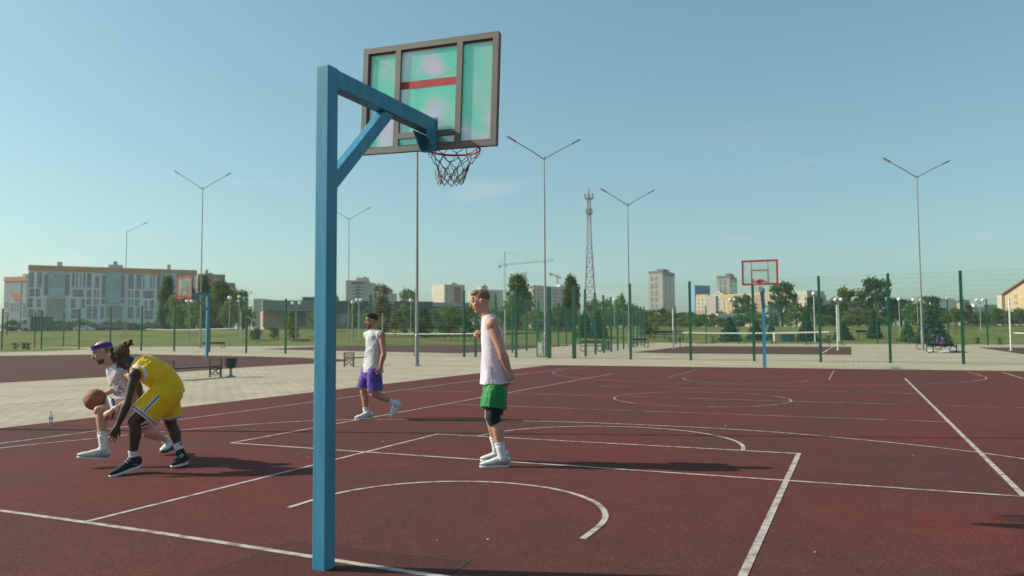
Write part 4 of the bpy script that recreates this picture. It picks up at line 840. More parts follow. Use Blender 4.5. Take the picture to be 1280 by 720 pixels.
# beige house with the red brown gable roof
M_beige = mat('beige_brick', (.46, .345, .205), .85, scale=.6, var=.07); M_roofr = mat('red_brown_roof', (.19, .075, .065), .7)
t, f = block('gabled_house', 'tall beige house with a red brown gable roof at the right edge', 1252, 1350, 226, 188, 368, 366, 16, M_beige, cat='house')
h = f.h; P0, P1 = f.P0+Vector((0, 0, ZB)), f.P1+Vector((0, 0, ZB)); P0.z = P1.z = ZB; back = -f.n*16; mid = P0.lerp(P1, .5); rise = 5.0
b = MB(); b.prism([P0+Vector((0, 0, h)), P1+Vector((0, 0, h)), mid+Vector((0, 0, h+rise))], back); b.build('gable', M_beige, t)
for e in (P0, P1):
    b = MB(); o_ = (e-mid).normalized()*.9; a = e+o_+Vector((0, 0, h-.45)); c = mid+Vector((0, 0, h+rise+.12)); fr_ = f.n*.7; b.prism([a+fr_, c+fr_, c+fr_+Vector((0, 0, .35)), a+fr_+Vector((0, 0, .35))], back*1.1-fr_); b.build('roof_slope', M_roofr, t)
b = MB(); q = P0.lerp(P1, .22)+back*.55; b.box((q.x, q.y, ZB+h+2.6), (6, 6, 5.2)); b.build('roof_dormer', M_beige, t); b = MB(); b.box((q.x, q.y, ZB+h+5.35), (6.6, 6.6, .3)); b.build('dormer_roof', M_roofr, t)
for y in (370.5, 378.5, 387, 396): f.rect('window', 1269.5, y-1.7, 1273.6, y+1.7, M_win, .06); f.rect('window', 1290, y-1.7, 1294, y+1.7, M_win, .06)
f.rect('string_course', 1257, 383.5, 1340, 384.2, M_sand, .12); f.rect('lit_side_strip', 1252.2, 369, 1258, 408, M_cream, .9, 1)  # cream strip stands in for the bright sunlit left side
# kiosk with a grey roof
kp = AT(966, 150); t = thing('park_kiosk', 'small kiosk with a grey pitched roof behind the far hoop post', 'kiosk', kp, YAW)
b = MB(); b.box((0, 0, 1.3), (2.2, 2.2, 2.9)); b.build('wall', M_pgrey, t, off=(0, 0, 0)); b = MB(); b.box((0, 0, 3.2), (3.3, 3.0, 1.1), taper=.6); b.build('roof', M_clad, t, off=(0, 0, 0)); b = MB(); b.box((.3, -1.11, 1.1), (.8, .04, 2.1)); b.build('door', M_dkbase, t, off=(0, 0, 0))

# --- lattice tower and cranes
M_lat = mat('red_white_lattice', (.40, .17, .20), .6, scale=.06, col2=(.50, .40, .41), lo=.45, hi=.55); M_dish = mat('aerial_grey', (.42, .42, .42), .5)
S_T = 300; base = AT(738, S_T); base.z = ZB; t = thing('lattice_tower', 'red and white lattice telecom tower with two aerial platforms', 'telecom tower', base, YAW)
k = ppm(S_T); ht = AT(738, S_T, 247).z-ZB; zt2 = AT(738, S_T, 234).z-ZB
def wd(z_): u = z_/ht; return (8.8*(1-u)**1.15+1.35*u)/k*2 if False else (max(1.0, (19.5*(1-u)+3.6*u-4.2*math.sin(math.pi*u)*.9))/k)
b = MB(); cr = [(-1, -1), (1, -1), (1, 1), (-1, 1)]; lv = [ht*(1-(1-i/15)**1.25) for i in range(16)]
def cp(z_, i): w = wd(z_)/2; return Vector((cr[i % 4][0]*w, cr[i % 4][1]*w, z_))
for z0, z1 in zip(lv[:-1], lv[1:]):
    for i in range(4):
        b.bar(cp(z0, i), cp(z1, i), .22); b.bar(cp(z1, i), cp(z1, i+1), .13); b.bar(cp(z0, i), cp(z1, i+1), .10); b.bar(cp(z0, i+1), cp(z1, i), .10)
b.build('lattice', M_lat, t, off=(0, 0, 0))
for yy, r_ in ((249, 5.0), (268, 3.8)):
    z_ = AT(738, S_T, yy).z-ZB; b = MB(); b.lathe((0, 0, z_), [(r_/k, 0), (r_/k, .25)], 12)
    for i in range(8): a = i*math.pi/4; b.bar((r_/k*math.cos(a), r_/k*math.sin(a), z_), (r_/k*math.cos(a), r_/k*math.sin(a), z_+1.2), .1)
    pl = b.build('platform', M_lat, t, off=(0, 0, 0)); b = MB()
    for i in range(6): a = i*math.pi/3+.3; b.box((r_/k*math.cos(a)*1.1, r_/k*math.sin(a)*1.1, z_+1.2), (.35, .35, 2.0))
    b.build('aerial_panel', M_dish, pl, off=(0, 0, 0))
b = MB(); b.bar((0, 0, ht), (0, 0, zt2), .22)
for dx in (-.5, .5): b.bar((dx, 0, ht), (dx*.7, 0, zt2-1), .12)
b.build('aerial_mast', M_dish, t, off=(0, 0, 0))
def crane(label, px, s, ytop, yjib, jl, jr, tilt, colr, wpx):
    base = AT(px, s); base.z = ZB; t = thing('tower_crane', label, 'crane', base, YAW); m = mat('crane_paint', colr, .6, scale=.3, var=.1)
    k = ppm(s); zj = AT(px, s, yjib).z-ZB; zt = AT(px, s, ytop).z-ZB; w = wpx/k; b = MB(); n = int(zj/(w*1.2))
    for i in range(n):
        z0, z1 = zj*i/n, zj*(i+1)/n
        for j, (x, y) in enumerate(cr):
            x2, y2 = cr[(j+1) % 4]; b.bar((x*w/2, y*w/2, z0), (x*w/2, y*w/2, z1), w*.16); b.bar((x*w/2, y*w/2, z0), (x2*w/2, y2*w/2, z1), w*.10)
    b.build('mast', m, t, off=(0, 0, 0)); b = MB(); x0, x1 = jl/k, jr/k; zz = lambda x: zj+tilt*x; hh = w*.8; n = max(6, int((x1-x0)/(w*1.5)))
    for i in range(n):
        a, c = x0+(x1-x0)*i/n, x0+(x1-x0)*(i+1)/n
        for y in (-w*.4, w*.4): b.bar((a, y, zz(a)), (c, y, zz(c)), w*.14); b.bar((a, y, zz(a)), ((a+c)/2, 0, zz((a+c)/2)+hh), w*.1); b.bar(((a+c)/2, 0, zz((a+c)/2)+hh), (c, y, zz(c)), w*.1)
        b.bar((a, 0, zz(a)+hh), (c, 0, zz(c)+hh), w*.14)
    b.build('jib', m, t, off=(0, 0, 0)); b = MB(); b.bar((0, 0, zj), (0, 0, zt), w*.5); b.bar((0, 0, zt), (x1*.7, 0, zz(x1*.7)+hh), w*.1); b.bar((0, 0, zt), (x0*.85, 0, zz(x0*.85)+hh), w*.1); b.build('tie_head', m, t, off=(0, 0, 0))
    b = MB(); b.box((w*.9, -w*.6, zj-w*.2), (w*1.0, w, w*1.2)); b.build('cab', M_wht, t, off=(0, 0, 0)); b = MB(); b.box((x0+w, 0, zz(x0)-w*.5), (w*1.6, w, w*1.2)); b.build('counterweight', M_pgrey, t, off=(0, 0, 0))
crane('pale yellow tower crane with a long jib left of the mast with twin arms', 631.5, 430, 314.5, 331.5, -8.5, 62, .085, (.52, .48, .38), 2.1)
crane('small red tower crane above the cream and grey tower block', 697.5, 460, 344.5, 346.5, -10.5, 5.5, -.42, (.42, .10, .08), 2.0)

# --- vehicles on the road behind the bank
def car(label, px, s, col, flip=False, name='parked_car', hs=1.0, py=None, group=None):
    p = AT(px, s); p.z = (terr(s)) if py is None else p.z; t = thing(name, label, 'car' if name != 'delivery_van' else 'van', p, YAW+(math.pi if flip else 0)+.1, group); m = mat('car_paint', col, .3, var=.03, spec=.6)
    b = MB(); b.prism([(-2.15, -.86, .28), (2.15, -.86, .28), (2.2, -.86, .62), (2.05, -.86, .86), (1.1, -.86, .98*hs), (-2.1, -.86, 1.0*hs), (-2.22, -.86, .6)], (0, 1.72, 0)); bo = b.build('body', m, t, off=(0, 0, 0), bevel=.06)
    b = MB(); b.prism([(-1.95, -.74, .97*hs), (1.15, -.74, .97*hs), (.35, -.66, 1.46*hs), (-1.5, -.66, 1.48*hs)], (0, 1.4, 0)); b.build('cabin', m, t, off=(0, 0, 0), bevel=.05)
    b = MB(); b.prism([(-1.7, -.78, 1.02*hs), (.95, -.78, 1.02*hs), (.30, -.70, 1.38*hs), (-1.42, -.70, 1.40*hs)], (0, 1.48, 0)); b.build('window', M_win, t, off=(0, 0, 0))
    for x in (-1.35, 1.35):
        for y in (-.82, .82): b = MB(); b.tube([(x, y-.1, .33), (x, y+.1, .33)], .33, 14, side=(1, 0, 0)); w = b.build('wheel', M_cord, t, off=(0, 0, 0)); b = MB(); b.tube([(x, y-.108, .33), (x, y+.108, .33)], .19, 10, side=(1, 0, 0)); b.build('rim', M_dish, w, off=(0, 0, 0))
    for y in (-.6, .6): b = MB(); b.box((2.16, y, .68), (.12, .34, .16)); b.build('headlight', M_globe, t, off=(0, 0, 0))
    return t
car('black car parked beyond the lawn, leftmost of the dark row at the right', 1217.5, 160, (.012, .013, .015))
car('dark grey car parked beyond the lawn, second of the dark row at the right', 1230, 164, (.03, .032, .035), True)
car('black estate car parked beside the small tree left of the beige house', 1250, 160, (.015, .015, .017))
car('dark blue car parked in front of the beige house at the right edge', 1272, 162, (.015, .018, .03), True)
car('white car parked on the road in front of the long apartment block', 105, 190, (.55, .56, .56))
car('dark car parked right of the white car before the long block', 128, 192, (.02, .022, .025), True)
car('charcoal car parked before the glazed bay of the long block', 147, 193, (.03, .03, .032))
car('white van parked left of the red and white truck', 879, 175, (.55, .55, .53), name='delivery_van', hs=1.45)
def truck(label, px, s, cab, box, L, H, flip=False):
    p = AT(px, s); p.z = terr(s); t = thing('box_truck', label, 'truck', p, YAW+(math.pi if flip else 0))
    b = MB(); b.box((0, 0, .95+H/2), (L, 2.4, H)); b.build('cargo_box', mat('truck_box', box, .6, var=.04), t, off=(0, 0, 0), bevel=.05)
    b = MB(); b.prism([(L/2+.1, -1.15, .5), (L/2+2.1, -1.15, .5), (L/2+2.1, -1.15, 1.5), (L/2+1.7, -1.15, .5+H), (L/2+.1, -1.15, .5+H)], (0, 2.3, 0)); c = b.build('cab', mat('truck_cab', cab, .45, var=.03), t, off=(0, 0, 0), bevel=.05)
    b = MB(); b.prism([(L/2+.9, -1.17, 1.6), (L/2+1.95, -1.17, 1.6), (L/2+1.65, -1.17, .2+H), (L/2+.9, -1.17, .2+H)], (0, 2.34, 0)); b.build('window', M_win, c, off=(0, 0, 0))
    for x in (-L*.35, -L*.15, L/2+1.1):
        for y in (-1.05, 1.05): b = MB(); b.tube([(x, y-.14, .48), (x, y+.14, .48)], .48, 14, side=(1, 0, 0)); b.build('wheel', M_cord, t, off=(0, 0, 0))
truck('long white box truck with a red cab parked below the yellow apartments', 914, 182, (.42, .05, .04), (.58, .58, .55), 6.8, 2.3, True)
truck('dark teal truck with a dark box standing behind the left fence posts', 52, 176, (.5, .52, .52), (.04, .075, .08), 3.6, 2.4, True)
# ================================================================== TREES
def leafmat(name, a, c):
    m = bpy.data.materials.new(name); m.use_nodes = True; t = m.node_tree; t.nodes.clear(); out = N('ShaderNodeOutputMaterial', t)
    tcn = N('ShaderNodeTexCoord', t); n1 = N('ShaderNodeTexNoise', t); n1.inputs['Scale'].default_value = 5.5; n1.inputs['Detail'].default_value = 6; t.links.new(tcn.outputs['Object'], n1.inputs[0])
    rp = N('ShaderNodeValToRGB', t); rp.color_ramp.elements[0].position = .36; rp.color_ramp.elements[1].position = .64; rp.color_ramp.elements[0].color = (*a, 1); rp.color_ramp.elements[1].color = (*c, 1); t.links.new(n1.outputs[0], rp.inputs[0])
    oi = N('ShaderNodeObjectInfo', t); hs = N('ShaderNodeHueSaturation', t); mr_ = N('ShaderNodeMapRange', t); mr_.inputs[3].default_value = .9; mr_.inputs[4].default_value = 1.4
    t.links.new(oi.outputs['Random'], mr_.inputs[0]); t.links.new(mr_.outputs[0], hs.inputs['Value']); t.links.new(rp.outputs[0], hs.inputs['Color'])
    df = N('ShaderNodeBsdfDiffuse', t); tl = N('ShaderNodeBsdfTranslucent', t); mx = N('ShaderNodeMixShader', t); mx.inputs[0].default_value = .42
    t.links.new(hs.outputs[0], df.inputs[0]); t.links.new(hs.outputs[0], tl.inputs[0]); t.links.new(df.outputs[0], mx.inputs[1]); t.links.new(tl.outputs[0], mx.inputs[2]); t.links.new(mx.outputs[0], out.inputs[0]); return m
LM = {'dark': leafmat('dark_leaves', (.048, .100, .030), (.090, .152, .046)), 'mid': leafmat('mid_leaves', (.078, .138, .034), (.140, .200, .052)),
      'olive': leafmat('olive_leaves', (.090, .106, .036), (.160, .164, .062)), 'light': leafmat('light_leaves', (.110, .155, .038), (.185, .215, .06)),
      'spruce': leafmat('spruce_needles', (.030, .072, .044), (.064, .120, .068)), 'brown': leafmat('brownish_leaves', (.080, .066, .036), (.125, .105, .052))}
M_bark = mat('bark', (.10, .08, .06), .9, scale=12, var=.3, bump=.6, stretch=(1, 1, .2))
def leaves(b, c, n, sg, size, rr, flat=0):
    n = int(n*1.6); size *= 1.45
    for i in range(n):
        p = Vector((c[0]+rr.gauss(0, sg[0]), c[1]+rr.gauss(0, sg[1]), c[2]+rr.gauss(0, sg[2])))
        nrm = Vector((rr.gauss(0, 1), rr.gauss(0, 1), rr.gauss(0, 1)+flat)).normalized(); u = nrm.orthogonal().normalized(); u.rotate(Matrix.Rotation(rr.uniform(0, 6.3), 3, nrm)); v = nrm.cross(u)
        a = size*rr.uniform(.6, 1.25); w = a*rr.uniform(.45, .8); b.add([p-u*a, p+v*w, p+u*a*.9, p-v*w*.9], [(0, 1, 2, 3)])
def crown_proto(kind, seed):
    """height 1, crown width about 1 at scale; trunk foot at the origin"""
    rr = random.Random(seed); cr_ = MB(); tr = MB()
    if kind == 'round':
        tr.tube([(0, 0, -.02), (.01, 0, .18), (.0, .01, .42), (.02, 0, .7)], [.045, .034, .024, .01], 7)
        for i in range(34):
            z = .30+.66*rr.random()**.9; rad = .46*math.sqrt(max(0.03, 1-((z-.60)/.42)**2))*rr.uniform(.45, 1.0); a = rr.uniform(0, 6.3); c = (rad*math.cos(a), rad*math.sin(a), z)
            if i % 2 == 0: tr.tube([(0, 0, max(.2, z-.25)), (c[0]*.5, c[1]*.5, z-.1), c], [.018, .011, .005], 5)
            k = rr.uniform(.6, 1.25); leaves(cr_, c, int(62*k), (.062*k, .062*k, .048*k), .026, rr, .4)
    elif kind == 'poplar':
        tr.tube([(0, 0, -.02), (0, 0, .3), (.01, 0, .95)], [.05, .035, .008], 7)
        for i in range(84):
            z = .07+.90*rr.random(); pr = (min(1, (z-.02)/.28)**.7)*(max(.05, 1.03-z)/.75)**.62 if z > .3 else (z/.3)**.6
            rad = .50*min(1, pr)*rr.uniform(.3, 1); a = rr.uniform(0, 6.3); c = (rad*math.cos(a), rad*math.sin(a), z)
            if i % 5 == 0: tr.tube([(0, 0, max(.06, z-.2)), c], [.016, .005], 5)
            leaves(cr_, c, 46, (.07, .07, .042), .026, rr, .2)
    elif kind == 'spruce':
        tr.tube([(0, 0, -.02), (0, 0, .98)], [.03, .004], 6)
        n = 17
        for j in range(n):
            z = .05+.90*j/n; rad = .5*(1-z)**.85+.02; m = max(5, int(16*(1-z)))
            for q in range(m):
                a = 6.283*(q+rr.random()*.7)/m+j; L_ = rad*rr.uniform(.7, 1.05); d = Vector((math.cos(a), math.sin(a), 0)); tr.tube([(0, 0, z+.02), d*L_+Vector((0, 0, z-.03))], [.008, .002], 3)
                for s_ in range(5):
                    f_ = .25+.75*s_/4; leaves(cr_, tuple(d*L_*f_+Vector((0, 0, z+.02-.06*f_))), 7, (.022+.02*(1-z), .022+.02*(1-z), .012), .026, rr, 1.0)
    elif kind == 'young':
        tr.tube([(0, 0, -.02), (.005, 0, .4), (0, 0, .8)], [.022, .016, .006], 6)
        for i in range(24):
            z = .36+.60*rr.random(); rad = .42*math.sqrt(max(.03, 1-((z-.62)/.38)**2))*rr.uniform(.25, 1); a = rr.uniform(0, 6.3); c = (rad*math.cos(a), rad*math.sin(a), z)
            if i % 2 == 0: tr.tube([(0, 0, z-.15), c], [.008, .003], 4)
            leaves(cr_, c, 46, (.08, .08, .055), .030, rr, .2)
    elif kind == 'bush':
        tr.tube([(0, 0, -.02), (0, 0, .5)], [.04, .01], 5); tr.tube([(0, 0, 0), (.15, .1, .5)], [.03, .008], 5); tr.tube([(0, 0, 0), (-.15, -.1, .5)], [.03, .008], 5)
        for i in range(22):
            z = .12+.8*rr.random(); rad = .46*math.sqrt(max(.05, 1-((z-.40)/.62)**2))*rr.uniform(.3, 1); a = rr.uniform(0, 6.3); leaves(cr_, (rad*math.cos(a), rad*math.sin(a), z), 44, (.085, .085, .08), .034, rr, .3)
    return cr_, tr
PROTO = {}
def tree(name, label, px, ytop, wpx, s, kind, leaf, var=0, group=None, cat='tree', ybase=None, zoff=0):
    key = (kind, var)
    if key not in PROTO:
        cr_, tr = crown_proto(kind, 11+var*7+len(PROTO)); c = cr_.build('crown', LM[leaf], None, off=(0, 0, 0)); k = tr.build('trunk', M_bark, None, off=(0, 0, 0)); PROTO[key] = (c.data, k.data); bpy.data.objects.remove(c); bpy.data.objects.remove(k)
    base = AT(px, s); base.z = terr(s)+zoff; h = AT(px, s, ytop).z-base.z; w = wpx/ppm(s)
    t = thing(name, label, cat, base, rnd.uniform(0, 6.28), group)
    for nm, me in zip(('crown', 'trunk'), PROTO[key]):
        o = bpy.data.objects.new(nm, me); C.objects.link(o); o.parent = t; o.scale = (w, w, h) if nm == 'crown' else (w*.8 if kind in ('poplar', 'spruce') else h*.62, w*.8 if kind in ('poplar', 'spruce') else h*.62, h)
        if nm == 'trunk': o.scale = (w, w, h)
        if nm == 'crown': o.material_slots[0].link = 'OBJECT'; o.material_slots[0].material = LM[leaf]
    return t
GL = 'tree group right of the long apartment block'
tree('poplar_tree', 'narrow dark poplar at the left of the tree group, before the long block', 208, 346, 25, 140, 'poplar', 'dark', 0, GL)
tree('poplar_tree', 'dark poplar behind the board of the left hoop', 233, 352, 28, 146, 'poplar', 'dark', 1, GL)
tree('poplar_tree', 'pointed dark poplar right of the left hoop board', 254, 345, 24, 150, 'poplar', 'dark', 0, GL)
tree('broadleaf_tree', 'broad olive green tree right of the left hoop post', 275, 351, 38, 138, 'poplar', 'mid', 1, GL)
tree('broadleaf_tree', 'lower green tree at the right end of the left tree group', 298, 364, 30, 142, 'round', 'mid', 0, GL)
tree('broadleaf_tree', 'small dark bushy tree low at the right end of the left tree group', 309, 382, 18, 134, 'bush', 'dark', 0, GL)
tree('broadleaf_tree', 'rounded green tree in the low middle of the left tree group', 243, 375, 36, 132, 'bush', 'mid', 0, GL)
tree('young_tree', 'thin young tree before the flat grey building, behind a fence post', 362, 388, 16, 108, 'young', 'mid', 0)
tree('bush', 'low green bush left of the thin young tree below the flat building', 342, 409, 14, 104, 'bush', 'dark', 0, cat='bush')
tree('bush', 'wider green bush right of the thin young tree below the flat building', 368, 408, 16, 102, 'bush', 'mid', 0, cat='bush')
tree('bush', 'low dark bush at the foot of the bank left of the flat building', 320, 411, 16, 102, 'bush', 'dark', 0, cat='bush')
tree('young_tree', 'slim young tree just right of the near blue post', 442, 384, 13, 108, 'young', 'mid', 0)
tree('broadleaf_tree', 'pale olive feathery tree right of the walking man', 478, 370, 30, 112, 'poplar', 'olive', 1)
tree('broadleaf_tree', 'dark round tree rising over the flat hall roof right of the beige tower', 476.5, 356.5, 24, 230, 'round', 'dark', 0)
tree('broadleaf_tree', 'light green tree rising over the hall roof beside the nearest mast', 511, 363, 26, 225, 'round', 'light', 0)
tree('broadleaf_tree', 'small dark tree over the roofline immediately right of the near post', 418, 370, 12, 220, 'round', 'dark', 0)
tree('young_tree', 'small brownish young tree left of the nearest floodlight mast', 495, 389, 22, 106, 'young', 'olive', 0)
tree('young_tree', 'green young tree directly left of the nearest floodlight mast', 508, 382, 25, 109, 'bush', 'mid', 0)
tree('broadleaf_tree', 'dense green conical young tree right of the nearest floodlight mast', 529, 384, 27, 107, 'poplar', 'dark', 0)
tree('broadleaf_tree', 'rounded pale green young tree midway between the mast and the man in green shorts', 560.5, 383, 33, 108, 'bush', 'mid', 0)
tree('broadleaf_tree', 'young tree half hidden behind the man in green shorts', 590, 383, 28, 110, 'bush', 'mid', 0)
tree('broadleaf_tree', 'bushy green tree just behind the back of the man in green shorts', 623, 384, 34, 112, 'bush', 'mid', 0)
tree('poplar_tree', 'tall pointed poplar left of the mast with twin arms', 648.5, 344, 42, 122, 'poplar', 'mid', 0)
tree('poplar_tree', 'tall poplar with a narrow two tipped top left of the lattice tower', 715, 345, 28, 122, 'poplar', 'mid', 1)
tree('poplar_tree', 'thin spire of the second poplar top left of the lattice tower', 713.5, 344.5, 10, 123, 'poplar', 'mid', 0)
tree('broadleaf_tree', 'low green tree right of the mast with twin arms', 697, 383, 34, 118, 'bush', 'dark', 0)
tree('broadleaf_tree', 'low olive tree left of the mast with twin arms', 668, 388, 32, 116, 'bush', 'olive', 0)
tree('spruce_tree', 'wide dark spruce before the foot of the lattice tower, left one of two', 731, 389, 26, 104, 'spruce', 'spruce', 0)
tree('spruce_tree', 'wide dark spruce before the foot of the lattice tower, right one of two', 747, 386, 28, 102, 'spruce', 'spruce', 0)
GB = 'trees of the dense belt right of the lattice tower'
for i, (x, y, w, s, lf) in enumerate([(741, 375, 24, 165, 'brown'), (755, 376, 28, 160, 'mid'), (768, 379, 26, 158, 'mid'), (781, 381, 26, 160, 'dark'), (793, 383, 24, 162, 'mid'), (806, 387, 24, 165, 'dark'), (762, 392, 30, 140, 'dark'), (786, 396, 30, 138, 'dark'), (777, 368.5, 12, 170, 'mid')]):
    tree('belt_tree', ['brownish tree in the dense belt at the foot of the lattice tower', 'green tree in the dense belt behind the receding mesh fence'][0 if i == 0 else 1], x, y, w, s, 'round' if i % 2 else 'bush', lf, 0, GB if i else None)
GO = 'olive trees below the tall pale tower'
for i, (x, y, w, s, lf) in enumerate([(813, 389, 20, 150, 'olive'), (826, 386, 22, 152, 'brown'), (838, 390, 22, 150, 'olive'), (850, 391, 24, 154, 'dark'), (862, 390, 22, 152, 'mid'), (842, 399, 24, 130, 'light'), (858, 402, 22, 128, 'mid'), (876, 393, 18, 160, 'dark')]):
    tree('belt_tree', 'olive green tree among the loose trees below the tall pale tower', x, y, w, s, 'round' if i % 2 else 'bush', lf, 0, GO)
tree('bush', 'bright green small tree left of the right volleyball net post', 819, 404, 15, 108, 'bush', 'light', 0, cat='bush')
tree('bush', 'dark green bush at the foot of the receding fence right of the slim mast', 806, 404, 20, 104, 'bush', 'dark', 0, cat='bush')
GS = 'spruces on the lawn behind the right volleyball net'
tree('spruce_tree', 'broad spruce standing before the white truck', 912, 394, 30, 95, 'spruce', 'spruce', 0, GS)
tree('spruce_tree', 'spruce directly left of the far hoop post', 945, 398, 26, 97, 'spruce', 'spruce', 0, GS)
tree('spruce_tree', 'narrow spruce right behind the far hoop post', 964, 392, 12, 99, 'spruce', 'spruce', 0, GS)
tree('spruce_tree', 'tall spruce right of the recycling bins', 1008, 386, 24, 97, 'spruce', 'spruce', 0, GS)
tree('spruce_tree', 'low wide spruce at the foot of the tall globe lamp', 1010, 404, 30, 94, 'spruce', 'spruce', 0, GS)
tree('spruce_tree', 'small spruce just right of the right net post', 1054, 402, 26, 96, 'spruce', 'spruce', 0, GS)
tree('spruce_tree', 'slender spruce before the big round tree on the right', 1093, 384, 19, 98, 'spruce', 'spruce', 0, GS)
tree('spruce_tree', 'large dark spruce behind the right floodlight mast', 1164, 383, 46, 84, 'spruce', 'spruce', 0, GS)
tree('spruce_tree', 'smaller spruce left of the right floodlight mast', 1134, 398, 24, 90, 'spruce', 'mid', 0, GS)
tree('broadleaf_tree', 'dark round tree before the yellow apartments, left of the far hoop', 929, 370, 32, 190, 'round', 'dark', 0)
tree('broadleaf_tree', 'dark low tree left of the round tree before the yellow apartments', 902, 390, 24, 186, 'bush', 'dark', 0)
tree('broadleaf_tree', 'large dark round tree right of the far hoop board', 978, 355, 40, 150, 'round', 'dark', 0)
tree('broadleaf_tree', 'green tree behind the recycling bins', 996, 384, 30, 135, 'round', 'mid', 0)
tree('broadleaf_tree', 'dark tree behind the tall white globe lamp', 1018, 371, 26, 150, 'round', 'dark', 0)
tree('broadleaf_tree', 'brown tinged tree left of the twin globe lamp on the right', 1034, 381, 24, 148, 'round', 'brown', 0)
tree('broadleaf_tree', 'olive tree left of the big round tree on the right', 1062, 361, 40, 150, 'round', 'olive', 0)
tree('broadleaf_tree', 'big round dark tree, the tallest right of the far hoop', 1098, 349, 44, 145, 'round', 'dark', 0)
tree('broadleaf_tree', 'yellowish green low tree in front of the olive tree on the right', 1075, 386, 40, 138, 'bush', 'olive', 0)
tree('broadleaf_tree', 'light green low tree right of the recycling bins', 1030, 393, 28, 128, 'bush', 'mid', 0)
tree('broadleaf_tree', 'olive tree right of the big round tree', 1127, 374, 34, 146, 'round', 'olive', 0)
tree('broadleaf_tree', 'light olive tree below the twin globe lamps left of the right mast', 1144, 380, 30, 130, 'round', 'mid', 0)
tree('broadleaf_tree', 'dark leafy tree top above the large spruce', 1163, 371, 34, 128, 'round', 'dark', 0)
GY = 'young trees in the row before the white blocks'
for i, (x, y, w, s, lf) in enumerate([(1181, 392, 16, 118, 'olive'), (1194, 385, 22, 122, 'light'), (1209, 380, 18, 124, 'brown'), (1221, 392, 20, 126, 'olive'), (1233, 390, 18, 128, 'olive'), (1245, 385, 24, 124, 'mid'), (1263, 388, 14, 126, 'olive'), (1276, 386, 24, 122, 'light'), (1187, 394, 15, 130, 'mid'), (1214, 394, 16, 132, 'olive'), (1256, 391, 18, 132, 'mid')]):
    tree('young_tree', 'young round topped tree in the row between the right mast and the beige house', x, y, w, s, 'young', lf, 0, GY)
tree('broadleaf_tree', 'dark hedge like tree between the long block and the dark truck', 61, 399, 14, 180, 'bush', 'dark', 0)
for i, (x, y, w, s) in enumerate([(90, 402, 26, 200), (118, 404, 22, 200), (170, 404, 26, 200), (188, 403, 18, 198), (20, 401, 30, 200), (136, 402, 26, 198), (75, 401, 26, 196), (104, 400, 28, 202), (152, 401, 26, 204), (200, 402, 24, 190), (38, 402, 20, 196)]):
    tree('bush', 'low dark bush in the strip before the plinth of the long block', x, y, w, s, 'bush', 'dark', 0, 'bushes before the long block', cat='bush')
GR = 'low trees filling the park behind the spruces'
for i, (x, y, w, s, lf) in enumerate([(888, 393, 24, 172, 'mid'), (900, 397, 26, 150, 'olive'), (921, 394, 26, 160, 'dark'), (938, 388, 26, 170, 'dark'), (952, 392, 22, 150, 'mid'), (985, 392, 26, 155, 'mid'), (1012, 388, 26, 160, 'dark'), (1024, 384, 24, 165, 'mid'), (1044, 388, 28, 150, 'dark'), (1052, 380, 26, 165, 'olive'), (1084, 384, 30, 160, 'mid'), (1110, 388, 28, 150, 'mid'), (1120, 382, 24, 165, 'olive'), (1142, 386, 28, 160, 'mid'), (1156, 392, 26, 140, 'light'), (1176, 396, 20, 150, 'olive'), (1068, 394, 30, 128, 'olive'), (1100, 396, 26, 130, 'mid')]):
    tree('park_tree', 'low leafy tree in the green mass of the park behind the spruces', x, y, w, s, 'bush' if i % 3 else 'round', lf, i % 2, GR)
for i, (x, y, w, s, lf) in enumerate([(460, 386, 22, 118, 'mid'), (545, 388, 24, 122, 'olive'), (575, 390, 24, 120, 'mid'), (606, 386, 24, 124, 'mid'), (636, 388, 26, 120, 'mid'), (680, 392, 26, 124, 'dark'), (515, 392, 22, 118, 'mid'), (395, 392, 20, 120, 'mid')]):
    tree('park_tree', 'low leafy tree in the loose green row before the flat halls', x, y, w, s, 'bush' if i % 2 else 'young', lf, i % 2, 'loose trees before the flat halls')
for i, (x, y, w, s, lf) in enumerate([(218, 370, 24, 136, 'mid'), (264, 372, 26, 134, 'mid'), (288, 378, 26, 130, 'light'), (303, 386, 20, 132, 'mid')]):
    tree('park_tree', 'low leafy tree filling the foot of the tree group by the left hoop', x, y, w, s, 'bush', lf, i % 2, 'low trees at the foot of the left tree group')
for i, (x, y, w, s, lf) in enumerate([(1186, 388, 24, 140, 'mid'), (1202, 390, 24, 142, 'light'), (1226, 389, 24, 140, 'mid'), (1240, 391, 22, 144, 'olive'), (1266, 390, 24, 140, 'mid'), (1282, 388, 24, 142, 'light'), (1170, 386, 24, 146, 'mid')]):
    tree('park_tree', 'leafy green tree in the line before the white blocks at the right', x, y, w, s, 'round', lf, i % 2, 'leafy line before the white blocks')
for i, (x, y, w, s, lf) in enumerate([(650, 384, 34, 132, 'mid'), (706, 388, 30, 130, 'light'), (728, 392, 26, 134, 'mid'), (752, 386, 30, 146, 'mid'), (770, 384, 30, 150, 'light'), (798, 390, 28, 146, 'mid'), (820, 394, 26, 140, 'light'), (870, 396, 26, 140, 'mid')]):
    tree('park_tree', 'leafy green tree in the belt behind the central gateway', x, y, w, s, 'bush', lf, i % 2, 'leafy belt behind the gateway')
# wooden tree stakes on the lawn at the right
M_stake = mat('stake_wood', (.14, .10, .07), .9)
for x, yb in ((1192.5, 427), (1195.5, 427.5), (1235, 426), (1242, 427), (1258, 426), (1277, 426), (1206, 425)):
    s = 104 if yb > 426.5 else 110; p = AT(x, s); p.z = terr(s)
    b = MB(); b.bar((0, 0, -.2), (0, 0, 1.9), .07); tag(b.build('tree_stake', M_stake, off=(0, 0, 0)), 'wooden stake on the lawn under the row of young trees', 'stake', 'tree stakes on the right lawn').location = p
